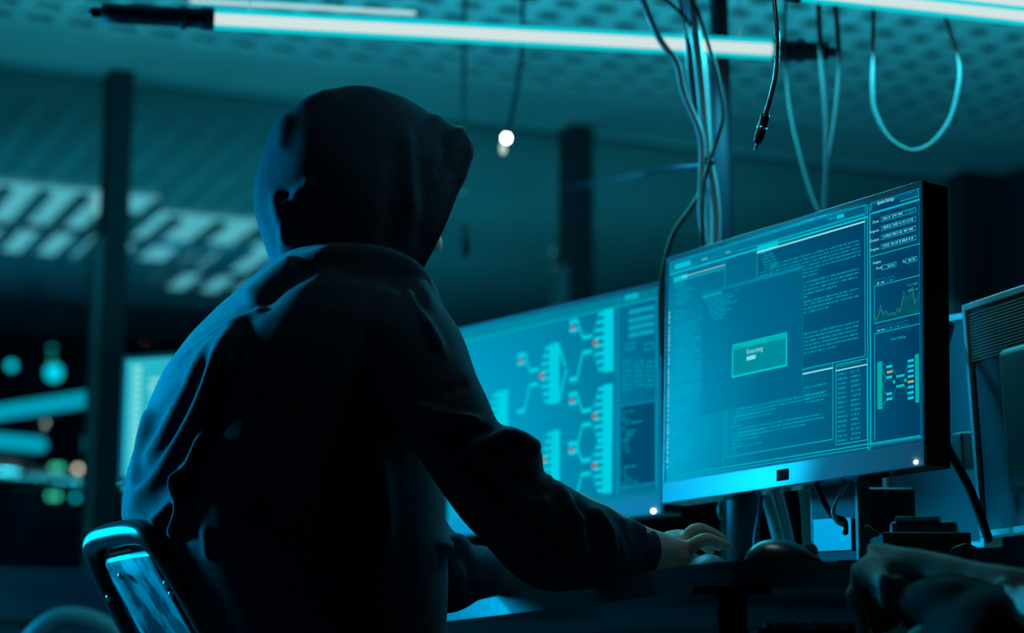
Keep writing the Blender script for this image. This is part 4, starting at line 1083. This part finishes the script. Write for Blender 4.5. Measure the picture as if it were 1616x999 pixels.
# left hand resting on the keyboard
dL = (wrL-elL).normalized(); dL.z = 0; dL.normalize(); pL = Vector((dL.y, -dL.x, 0))
palmL = wrL + dL*.045
for i, (off, ln) in enumerate(((-.030, .060), (-.010, .078), (.010, .084), (.029, .074))):
    kx = wrL + dL*.085 + pL*off
    tube(bm, [wrL.lerp(kx, .1), wrL.lerp(kx, .6), kx], [.015, .013, .011], seg=12)
    tube(bm, [kx, kx+dL*ln*.4+ZA*.010, kx+dL*ln*.75+ZA*.0, kx+dL*ln-ZA*.014], [.0100, .0092, .0084, .0070], seg=12, n=5)
tube(bm, [wrL+dL*.015+pL*.022, wrL+dL*.045+pL*.048-ZA*.006, wrL+dL*.08+pL*.058-ZA*.012], [.014, .0115, .0085], seg=12, n=5)
# legs
knees = []
for s_, yaw_ in ((1, .10), (-1, -.12)):
    hip = pelvis + S*(s_*.09) - ZA*.01
    dk = (F + S*yaw_).normalized(); kn = hip + dk*.40 - ZA*.02; an = kn - ZA*.40 + dk*(.03 if s_ > 0 else -.04)
    an.z = 0.085; knees.append((hip, kn, an, dk))
    tube(bm, [hip, hip.lerp(kn, .5), kn], [.095, .078, .058], seg=20)
    tube(bm, [kn, kn.lerp(an, .35), an], [.055, .052, .034], seg=18)
    tube(bm, [an-ZA*.02-dk*.03, an-ZA*.045+dk*.05, an-ZA*.055+dk*.13], [.032, .03, .022], seg=16)
person = obj('person', bm, M['skin'])
evaluate(person, [('REMESH', dict(mode='VOXEL', voxel_size=0.0035, adaptivity=0)), ('SMOOTH', dict(factor=0.5, iterations=3))])
tag(person, 'seated person seen from behind in a dark hooded top, typing at the desk', 'person')
# hoodie
bm = bmesh.new()
T = [(320, 685, 1080, 2.90, 1.15), (300, 692, 1030, 2.90, 1.15), (272, 693, 990, 2.90, 1.15), (238, 692, 920, 2.895, 1.15), (212, 690, 860, 2.89, 1.15), (202, 688, 812, 2.89, 1.15), (208, 690, 755, 2.89, 1.15),
     (222, 694, 690, 2.89, 1.2), (238, 700, 630, 2.885, 1.25), (262, 702, 580, 2.88, 1.25), (300, 704, 530, 2.875, 1.25), (345, 696, 487, 2.87, 1.2),
     (388, 682, 452, 2.865, 1.15), (418, 662, 425, 2.86, 1.1), (440, 630, 403, 2.87, 1.1), (462, 590, 390, 2.875, 1.1)]
rg = [ring(bm, *t) for t in T]; skin_rings(bm, rg)
def rp(px, Y): return rad(px, Y)
# right sleeve
tube(bm, [P(620, 505, 2.78), P(655, 560, 2.72), P(694, 636, 2.67), P(748, 735, 2.645), P(800, 797, 2.66), P(868, 846, 2.70), P(935, 862, 2.745), P(968, 867, 2.77), P(990, 869, 2.784)],
     [rp(72, 2.75), rp(84, 2.72), rp(72, 2.67), rp(64, 2.65), rp(70, 2.66), rp(82, 2.7), rp(66, 2.74), rp(50, 2.78), rp(40, 2.8)], seg=32, n=6)
# bulge above elbow
ellipsoid(bm, P(795, 735, 2.66), XA, YA, ZA, rp(62, 2.66), .06, rp(62, 2.66))
# left sleeve
tube(bm, [P(470, 530, 3.0), P(560, 700, 3.02), P(650, 860, 3.02), P(700, 908, 3.01), P(750, 903, 3.03), P(800, 902, 3.08), P(893, 882, 3.19)],
     [rp(80, 3), rp(80, 3), rp(68, 3), rp(60, 3), rp(44, 3), rp(34, 3.1), rp(34, 3.2)], seg=28, n=6)
hood_o = None
hoodie = obj('hoodie', bm, M['hoodie'])
evaluate(hoodie, [('REMESH', dict(mode='VOXEL', voxel_size=0.0045, adaptivity=0)), ('SMOOTH', dict(factor=0.6, iterations=14))])
hoodie.parent = person
FL = [  # (line, width px, height m)
    ([(430, 470), (360, 505), (300, 545), (262, 590)], 4, -.004), ([(432, 476), (362, 512), (300, 553), (262, 600)], 5, .0025),
    ([(375, 505), (335, 600), (290, 690), (245, 760), (206, 812)], 15, .013), ([(345, 530), (300, 610), (262, 690), (232, 740)], 11, .009),
    ([(340, 560), (300, 650), (262, 720), (225, 775)], 10, -.013), ([(395, 500), (360, 620), (318, 720), (275, 800), (262, 850)], 13, -.012),
    ([(330, 670), (300, 740), (268, 800), (240, 830)], 9, .012), ([(290, 740), (285, 800), (270, 850)], 9, .013), ([(315, 740), (300, 800), (290, 860)], 12, -.010),
    ([(240, 640), (228, 700), (215, 780)], 8, .008), ([(300, 600), (262, 640), (236, 700)], 8, -.007),
    ([(365, 560), (368, 600)], 8, .006), ([(325, 830), (330, 880)], 8, .004), ([(470, 412), (425, 440), (385, 475)], 14, .008), ([(500, 424), (450, 452), (410, 490)], 12, -.008),
    ([(470, 412), (540, 402), (610, 410), (655, 435), (682, 480)], 13, .010), ([(520, 428), (600, 434), (650, 462), (668, 510)], 14, -.010),
    ([(640, 450), (668, 500), (700, 560)], 8, .008), ([(655, 640), (700, 655), (760, 666)], 7, .010), ([(680, 690), (730, 682), (780, 684)], 10, -.011),
    ([(760, 700), (810, 692), (850, 715)], 12, .010), ([(800, 740), (840, 770), (850, 790)], 12, -.008), ([(870, 745), (850, 780), (865, 800)], 11, .006), ([(870, 760), (900, 800), (925, 830)], 12, .007),
    ([(905, 785), (930, 830), (940, 880)], 10, -.009), ([(930, 800), (958, 840), (965, 890)], 9, .008), ([(960, 805), (985, 840), (1000, 890)], 8, -.005),
    ([(985, 812), (1005, 835), (1012, 850)], 8, .009), ([(690, 870), (715, 855), (740, 875)], 14, .012), ([(725, 870), (745, 900), (740, 940)], 10, -.010), ([(700, 620), (740, 600)], 10, -.008),
    ([(560, 640), (600, 760), (610, 900)], 18, .006), ([(500, 700), (520, 850), (520, 960)], 18, -.006)]
folds(hoodie, [(p_, w_*.85, a_*(1.3 if a_ > 0 else .75)) for p_, w_, a_ in FL], 3, .0035, 10)
evaluate(hoodie, [('SMOOTH', dict(factor=0.5, iterations=3))])
def cuff(a_, b_, r, par):
    bm = bmesh.new(); tube(bm, [a_, a_.lerp(b_, .15), b_.lerp(a_, .15), b_], [r*.97, r, r*.98, r*.93], seg=28, n=4, dome=False)
    return obj('cuff', bm, M['hoodie'], par)
cuff(P(996, 868, 2.788), P(1020, 871, 2.804), rp(38, 2.81), hoodie)
cuff(P(885, 884, 3.175), P(902, 880, 3.195), rp(36, 3.2), hoodie)
# hood
def hood_pt(t, al, inset=0.0):
    ca, sa = math.cos(al), math.sin(al)       # ca: +right side (S), sa: up
    D = .108*max(0, sa)**1.0 + .078*(1-abs(sa)) + (.062*max(0, -sa))
    if t < .5:
        q_ = t/.5; ax = -(.150-inset)*math.cos(q_*PI/2)**1.0; r = math.sin(q_*PI/2)**.82
    else:
        q_ = (t-.5)/.5; ax = D*q_; r = 1 - .05*q_*q_ + (.035*math.exp(-((q_-1)/.08)**2))
    wd = .119-inset; ht = (.139 if sa > 0 else .170)-inset
    if sa < 0: wd *= 1-.12*sa*sa
    p = HC - Fh*.005 + Fh*ax + Sh*(wd*r*ca) + Uh*(ht*r*sa)
    p -= ZA*max(0, -sa)*.0 
    return p
bm = bmesh.new(); NT, NA = 70, 160
def grid(inset):
    G_ = []
    for i in range(1, NT+1):
        G_.append([bm.verts.new(hood_pt(i/NT, 2*PI*j/NA, inset)) for j in range(NA)])
    return G_
Go = grid(0.0); Gi = grid(.007)
vo = bm.verts.new(hood_pt(0, 0)); vi = bm.verts.new(hood_pt(0, 0, .007))
for Gg, vv_ in ((Go, vo), (Gi, vi)):
    for j in range(NA): bm.faces.new((vv_, Gg[0][j], Gg[0][(j+1) % NA]))
    for i in range(NT-1):
        for j in range(NA): bm.faces.new((Gg[i][j], Gg[i+1][j], Gg[i+1][(j+1) % NA], Gg[i][(j+1) % NA]))
for j in range(NA): bm.faces.new((Go[-1][j], Gi[-1][j], Gi[-1][(j+1) % NA], Go[-1][(j+1) % NA]))
hood = obj('hood', bm, M['hoodie'], hoodie)
evaluate(hood, [('SUBSURF', dict(levels=1, render_levels=1))])
HF = [([(452, 180), (448, 205), (440, 240)], 9, .010), ([(470, 168), (520, 140)], 9, .006), ([(432, 300), (440, 340), (452, 365)], 9, .010), ([(446, 300), (462, 330)], 10, -.012),
      ([(498, 284), (470, 308), (446, 326)], 9, .012), ([(500, 305), (470, 335), (462, 365)], 12, -.012), ([(460, 330), (455, 355), (446, 385)], 7, .010),
      ([(640, 200), (648, 280), (650, 340)], 10, .007), ([(620, 220), (618, 320), (612, 400)], 14, -.006), ([(670, 250), (672, 320), (660, 400)], 12, -.006),
      ([(680, 180), (712, 212), (722, 240)], 12, .008), ([(700, 215), (706, 250), (690, 275)], 8, -.009), ([(716, 205), (738, 232), (738, 255)], 9, .012), ([(722, 262), (716, 300)], 8, -.010),
      ([(540, 138), (600, 142)], 8, .004), ([(500, 390), (470, 392), (440, 400)], 9, .009)]
folds(hood, [(p_, w_*1.1, a_*(.55 if i_ in (0, 1, 2, 3, 14, 15, 13) else .8)) for i_, (p_, w_, a_) in enumerate(HF)], 9, .0045, 16)
evaluate(hood, [('SMOOTH', dict(factor=0.5, iterations=8))])
# trousers and shoes
bm = bmesh.new()
tube(bm, [pelvis+ZA*.10, pelvis, pelvis-ZA*.03], [.15, .15, .115], seg=28, flat=.85, up=F)
for hip, kn, an, dk in knees:
    tube(bm, [hip, hip.lerp(kn, .5), kn], [.108, .092, .074], seg=22); tube(bm, [kn, kn.lerp(an, .4), an+ZA*.02], [.072, .068, .055], seg=20)
tr = obj('trousers', bm, M['trousers']); evaluate(tr, [('REMESH', dict(mode='VOXEL', voxel_size=0.008, adaptivity=0)), ('SMOOTH', dict(factor=0.5, iterations=6))]); tr.parent = person
for hip, kn, an, dk in knees:
    bm = bmesh.new(); b0 = Vector((an.x, an.y, .045))
    ellipsoid(bm, b0+dk*.05, dk, Vector((dk.y, -dk.x, 0)), ZA, .145, .052, .042); ellipsoid(bm, b0-dk*.02+ZA*.03, dk, Vector((dk.y, -dk.x, 0)), ZA, .062, .048, .055)
    for v in bm.verts: v.co.z = max(v.co.z, .004)
    sh = obj('shoe', bm, M['shoe'], None); sh.parent = person

# ------------------------------------------------------------------ chair
ct = P(243, 836, 2.745)     # near top corner
cf = P(136, 866, 2.955)      # far top corner
cn = P(318, 985, 2.79)      # near side, lower
chx = (cf-ct); chx.z = 0; wch = chx.length; chx.normalize()
chn = Vector((chx.y, -chx.x, 0));  chn = chn if chn.x < 0 else -chn     # pointing backwards (away from sitter)
mid = (ct+cf)/2
base = Vector((pelvis.x, pelvis.y, 0))
chair = thing('office_chair', 'black office chair with a scuffed back panel held by screws', 'chair', base)
tiltd = (cn-ct).normalized()
dn = (tiltd - chx*tiltd.dot(chx)).normalized()        # down direction along the back
Lb = 0.36; zc = ct.z
def cp(s_, t_, d_=0): return ct + chx*(s_*wch) + dn*(t_*Lb) + pn*d_
pn = chx.cross(dn).normalized(); pn = pn if pn.dot(chn) > 0 else -pn
r_ = .15
path = [cp(0, 1), cp(-.02, .75), cp(-.02, .45), cp(0, .2), cp(.06, .05), cp(.18, 0), cp(.5, -.01), cp(.82, 0), cp(.94, .05), cp(1.0, .2), cp(1.02, .45), cp(1.02, .75), cp(1, 1), cp(.9, 1.06), cp(.5, 1.08), cp(.1, 1.06), cp(0, 1)]
bm = bmesh.new(); tube(bm, path, [.0165]*len(path), seg=18, n=6)
obj('back_frame', bm, M['chair_black'], chair)
bm = bmesh.new()
G2 = []
for i in range(13):
    row = []
    for j in range(13):
        s_, t_ = i/12, j/12
        cs = .07+.86*s_; tt_ = .07+.93*t_
        row.append(bm.verts.new(cp(cs, tt_, .006 - .006*math.sin(PI*s_))))
    G2.append(row)
G3 = [[bm.verts.new(v.co - pn*.02) for v in row] for row in G2]
for i in range(12):
    for j in range(12):
        bm.faces.new((G2[i][j], G2[i+1][j], G2[i+1][j+1], G2[i][j+1])); bm.faces.new((G3[i][j], G3[i][j+1], G3[i+1][j+1], G3[i+1][j]))
for j in range(12):
    bm.faces.new((G2[0][j], G2[0][j+1], G3[0][j+1], G3[0][j])); bm.faces.new((G2[12][j], G3[12][j], G3[12][j+1], G2[12][j+1]))
    bm.faces.new((G2[j][0], G3[j][0], G3[j+1][0], G2[j+1][0])); bm.faces.new((G2[j][12], G2[j+1][12], G3[j+1][12], G3[j][12]))
bsh = obj('back_shell', bm, M['chair_black'], chair)
bm = bmesh.new(); rowz = []
for i in range(13):
    row = []
    for j in range(13):
        s_, t_ = i/12, j/12
        cs = .10+.72*s_; tt_ = .085+.915*t_
        # rounded upper corners
        if t_ < .05: cs = .10+.72*(.04+.92*s_)
        row.append(bm.verts.new(cp(cs, tt_, .0085 - .006*math.sin(PI*(cs-.07)/.86))))
    rowz.append(row)
rz2 = [[bm.verts.new(v.co + pn*.0025) for v in row] for row in rowz]
for i in range(12):
    for j in range(12):
        bm.faces.new((rz2[i][j], rz2[i+1][j], rz2[i+1][j+1], rz2[i][j+1]))
        bm.faces.new((rowz[i][j], rowz[i][j+1], rowz[i+1][j+1], rowz[i+1][j]))
for j in range(12):
    bm.faces.new((rz2[0][j], rz2[0][j+1], rowz[0][j+1], rowz[0][j])); bm.faces.new((rz2[12][j], rowz[12][j], rowz[12][j+1], rz2[12][j+1]))
    bm.faces.new((rz2[j][0], rowz[j][0], rowz[j+1][0], rz2[j+1][0])); bm.faces.new((rz2[j][12], rz2[j+1][12], rowz[j+1][12], rowz[j][12]))
pnl = obj('back_panel', bm, M['panel'], chair); pnl['label'] = 'scuffed blue-grey panel'
def screw(px, py):
    p = onplane(px, py, cp(.5, .5, .012), pn)
    bm = bmesh.new(); ellipsoid(bm, p, chx, dn, pn, .0052, .0052, .0042, seg=16, rings=10)
    obj('screw', bm, M['steel'], pnl)
for x, y in ((191, 909), (263, 921), (172, 943), (271, 938)): screw(x, y)
seat_c = pelvis + F*.10; seat_c.z = .415
bm = bmesh.new(); box(bm, seat_c - ZA*.035, F, S, ZA, .23, .24, .035, bevel=.03); obj('seat', bm, M['chair_black'], chair)
bk = cp(.5, 1.0); bm = bmesh.new(); tube(bm, [bk, bk-ZA*.10+F*.03, Vector((seat_c.x, seat_c.y, .39))], [.02, .022, .025], seg=14); obj('back_bracket', bm, M['metal'], chair)
bm = bmesh.new(); tube(bm, [Vector((seat_c.x, seat_c.y, .385)), Vector((seat_c.x, seat_c.y, .10))], .027, seg=20, n=1, dome=False); obj('gas_post', bm, M['metal'], chair)
for i in range(5):
    t = 2*PI*i/5+.3; d = Vector((math.cos(t), math.sin(t), 0)); bm = bmesh.new(); c0 = Vector((seat_c.x, seat_c.y, .10))
    tube(bm, [c0, c0+d*.16-ZA*.015, c0+d*.29-ZA*.035], [.024, .02, .015], seg=14); lg = obj('leg', bm, M['black_plastic'], chair)
    bm = bmesh.new(); ellipsoid(bm, c0+d*.29-ZA*.073, Vector((-d.y, d.x, 0)), d, ZA, .022, .026, .026); obj('caster', bm, M['gloss_black'], lg)

# ------------------------------------------------------------------ crumpled cloth / bag at the right
M['cloth_shade'] = pbr('shaded_canvas', (0.008, 0.012, 0.014), 0.8, nscale=40, spec=0.1)  # same cloth in shade below the ridge, painted near black
def cloth_heap():
    root = thing('crumpled_jacket', 'crumpled grey jacket heaped over the desk corner at the lower right', 'jacket', (P(1480, 900, 2.45).x, 2.5, ZD))
    bm = bmesh.new()
    def B(px, py, Y, rx, ry, rz_): ellipsoid(bm, P(px, py, Y), XA, YA, ZA, rad(rx, Y), ry, rad(rz_, Y))
    tube(bm, [P(1372, 862, 2.42), P(1400, 880, 2.40), P(1450, 892, 2.37), P(1520, 915, 2.34), P(1600, 935, 2.32), P(1700, 945, 2.32)], [rad(9, 2.4), rad(24, 2.4), rad(26, 2.4), rad(30, 2.4), rad(36, 2.4), rad(45, 2.4)], seg=24)
    tube(bm, [P(1345, 893, 2.42), P(1372, 900, 2.40), P(1400, 925, 2.37)], [rad(6, 2.4), rad(22, 2.4), rad(30, 2.4)], seg=20)
    tube(bm, [P(1348, 905, 2.42), P(1350, 940, 2.42), P(1362, 985, 2.42), P(1370, 1040, 2.42)], [rad(9, 2.4), rad(10, 2.4), rad(13, 2.4), rad(18, 2.4)], seg=20)
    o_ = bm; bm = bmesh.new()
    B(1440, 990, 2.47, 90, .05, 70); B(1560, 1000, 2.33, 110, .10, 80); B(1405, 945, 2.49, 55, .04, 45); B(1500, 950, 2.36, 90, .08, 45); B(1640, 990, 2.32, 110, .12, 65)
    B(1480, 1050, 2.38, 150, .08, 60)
    ln = obj('cloth_shade', bm, M['cloth_shade']); bm = o_
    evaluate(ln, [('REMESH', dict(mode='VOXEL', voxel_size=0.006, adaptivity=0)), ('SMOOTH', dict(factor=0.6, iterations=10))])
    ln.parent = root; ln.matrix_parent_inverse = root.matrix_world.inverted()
    B(1640, 985, 2.30, 90, .10, 60)
    o = obj('cloth', bm, M['cloth'])
    evaluate(o, [('REMESH', dict(mode='VOXEL', voxel_size=0.0045, adaptivity=0)), ('SMOOTH', dict(factor=0.6, iterations=10))])
    o.parent = root; o.matrix_parent_inverse = root.matrix_world.inverted()
    folds(o, [([(1372, 860), (1395, 880), (1412, 905)], 6, -.006), ([(1380, 870), (1440, 905), (1500, 915)], 8, .006), ([(1395, 905), (1392, 930), (1398, 960)], 8, .008), ([(1410, 915), (1418, 950), (1412, 990)], 10, -.012),
              ([(1432, 910), (1425, 950), (1410, 985)], 7, .008), ([(1345, 925), (1352, 960), (1370, 985)], 7, .010), ([(1365, 925), (1372, 960), (1390, 995)], 12, -.016), ([(1470, 935), (1455, 970), (1430, 1000)], 14, -.012),
              ([(1520, 925), (1560, 935), (1600, 925)], 14, .010), ([(1450, 955), (1500, 940), (1560, 955)], 14, -.012), ([(1400, 895), (1440, 905), (1470, 925)], 7, -.008)], 5, .004, 13)
    bm = bmesh.new(); tube(bm, [P(1440, 1003, 2.33), P(1460, 992, 2.32), P(1480, 1000, 2.31)], .006, seg=12); obj('collar_edge', bm, M['cloth'], root)
    return root
cloth_heap()

# ------------------------------------------------------------------ background left: monitor, cabinet, chair
bmn = thing('monitor', 'small lit screen of code glimpsed between the left post and the hooded person', 'monitor', (P(260, 700, 4.6).x, 4.6, 0.72))
pa_, pb_ = P(198, 568, 4.7), P(198, 752, 4.7)
uu = Vector((.93, -.36, 0)); cc = (pa_+pb_)/2 + uu*.26
hh_ = (pa_.z-pb_.z)/2
bm = bmesh.new(); box(bm, cc + uu.cross(ZA)*-.015, uu, Vector((-uu.y, uu.x, 0)), ZA, .275, .012, hh_+.012, bevel=.004); obj('housing', bm, M['black_plastic'], bmn, smooth=False)
nf = uu.cross(ZA)
nf = nf if nf.y < 0 else -nf
M['screen_far'] = emis('far_screen', (0.02, 0.46, 0.56), 1.0)
bm = bmesh.new(); box(bm, cc + nf*.0, uu, nf, ZA, .262, .002, hh_); sf = obj('screen', bm, M['screen_far'], bmn, smooth=False)
bm = bmesh.new(); random.seed(2)
for i in range(16): box(bm, cc + nf*.003 - uu*(.245-.012) + ZA*(hh_*(.85-.11*i)), uu, nf, ZA, .010, .0006, .004)
for i in range(12): box(bm, cc + nf*.003 - uu*(.19-random.uniform(0, .02)) + ZA*(hh_*(.62-.12*i)), uu, nf, ZA, random.uniform(.015, .03), .0006, .004)
obj('text_rows', bm, emis('far_text', (0.25, 0.8, 0.8), 1.0), sf, smooth=False)
bm = bmesh.new(); box(bm, cc + nf*.0025 + uu*.02 - ZA*.012, uu, nf, ZA, .21, .0004, hh_-.03); obj('dark_window', bm, emis('far_window', (0.0, 0.22, 0.26), 1.0), sf, smooth=False)
bm = bmesh.new(); box(bm, Vector((cc.x, cc.y+.05, (.72+cc.z)/2)), XA, YA, ZA, .03, .012, (cc.z-.72)/2); box(bm, Vector((cc.x, cc.y+.05, .727)), XA, YA, ZA, .1, .08, .006); obj('stand', bm, M['black_plastic'], bmn, smooth=False)
# back desk under it
bd = thing('office_desk', 'dark far desk carrying the small lit screen', 'desk', (cc.x-.1, cc.y+.05, 0))
bm = bmesh.new(); box(bm, Vector((cc.x+.38, cc.y+.1, .705)), XA, YA, ZA, .42, .3, .014, bevel=.003); obj('desktop', bm, M['cabinet'], bd, smooth=False)
for sx in (-1, 1):
    bm = bmesh.new(); box(bm, Vector((cc.x+.38+sx*.37, cc.y+.1, .345)), XA, YA, ZA, .02, .26, .344, bevel=.003); obj('leg', bm, M['cabinet'], bd, smooth=False)
# cabinet by the window
cbp = P(70, 850, 5.2)
cab = thing('storage_cabinet', 'low dark cabinet standing in front of the leftmost pane', 'cabinet', (cbp.x-.15, 5.3, 0))
bm = bmesh.new(); box(bm, Vector((cbp.x-.15, 5.3, .46)), AX, BX, ZA, .55, .2, .459, bevel=.004); obj('body', bm, M['cabinet'], cab, smooth=False)
for i in range(3):
    bm = bmesh.new(); box(bm, Vector((cbp.x-.15, 5.3, .77-i*.27)) - BX*.208, AX, BX, ZA, .53, .008, .12, bevel=.003); dr = obj('drawer', bm, M['cabinet'], cab, smooth=False)
    bm = bmesh.new(); box(bm, Vector((cbp.x-.15, 5.3, .80-i*.27)) - BX*.222, AX, BX, ZA, .07, .006, .006, bevel=.002); obj('handle', bm, M['metal'], dr, smooth=False)
# blurred curved chair back at lower left
q = P(130, 985, 4.2)
lc = thing('office_chair', 'blurred teal-grey chair back at the lower left edge', 'chair', (q.x-.05, 4.25, 0))
bm = bmesh.new(); tube(bm, [P(20, 1060, 4.2), P(58, 1000, 4.2), P(100, 975, 4.2), P(150, 982, 4.2), P(190, 1010, 4.2), P(210, 1080, 4.2)], .020, seg=18); obj('back_frame', bm, M['grey_plastic'], lc)
bm = bmesh.new(); box(bm, Vector((q.x-.02, 4.2, .53)), XA, YA, ZA, .09, .012, .12, bevel=.01); obj('backrest', bm, M['black_plastic'], lc, smooth=False)
bm = bmesh.new(); box(bm, Vector((q.x-.02, 4.42, .42)), XA, YA, ZA, .2, .2, .03, bevel=.02); obj('seat', bm, M['black_plastic'], lc)
bm = bmesh.new(); tube(bm, [Vector((q.x-.02, 4.42, .40)), Vector((q.x-.02, 4.42, .02))], .03, seg=16, n=1, dome=False); obj('gas_post', bm, M['metal'], lc)
for i in range(5):
    t = 2*PI*i/5; bm = bmesh.new(); c0 = Vector((q.x-.02, 4.42, .07)); d = Vector((math.cos(t), math.sin(t), 0))
    tube(bm, [c0, c0+d*.26-ZA*.045], [.02, .015], seg=12, n=1); obj('leg', bm, M['black_plastic'], lc)
# power strip / keyboard on a low shelf under the desk
ks = P(1285, 992, 2.75)
kb = thing('keyboard', 'keyboard with pale keys on the low shelf under the desk', 'keyboard', (ks.x, ks.y, ks.z-.02))
bm = bmesh.new(); box(bm, ks - ZA*.010, XA, YA, ZA, .075, .05, .008, bevel=.002); obj('case', bm, M['black_plastic'], kb, smooth=False)
for j in range(2):
    for i in range(9):
        if j == 0 and i in (3, 6): continue
        bm = bmesh.new(); box(bm, ks + Vector((-.058+i*.0145, -.03+j*.02, .001+j*.003)), XA, YA, ZA, .0055, .006, .003, bevel=.001); obj('key', bm, M['note'], kb, smooth=False)
bm = bmesh.new(); box(bm, ks - ZA*.024 + YA*.05, XA, YA, ZA, .16, .13, .006, bevel=.001)
sh_ = tag(obj('shelf', bm, M['desk'], smooth=False), 'low dark shelf under the desk beneath the keyboard', 'shelf')
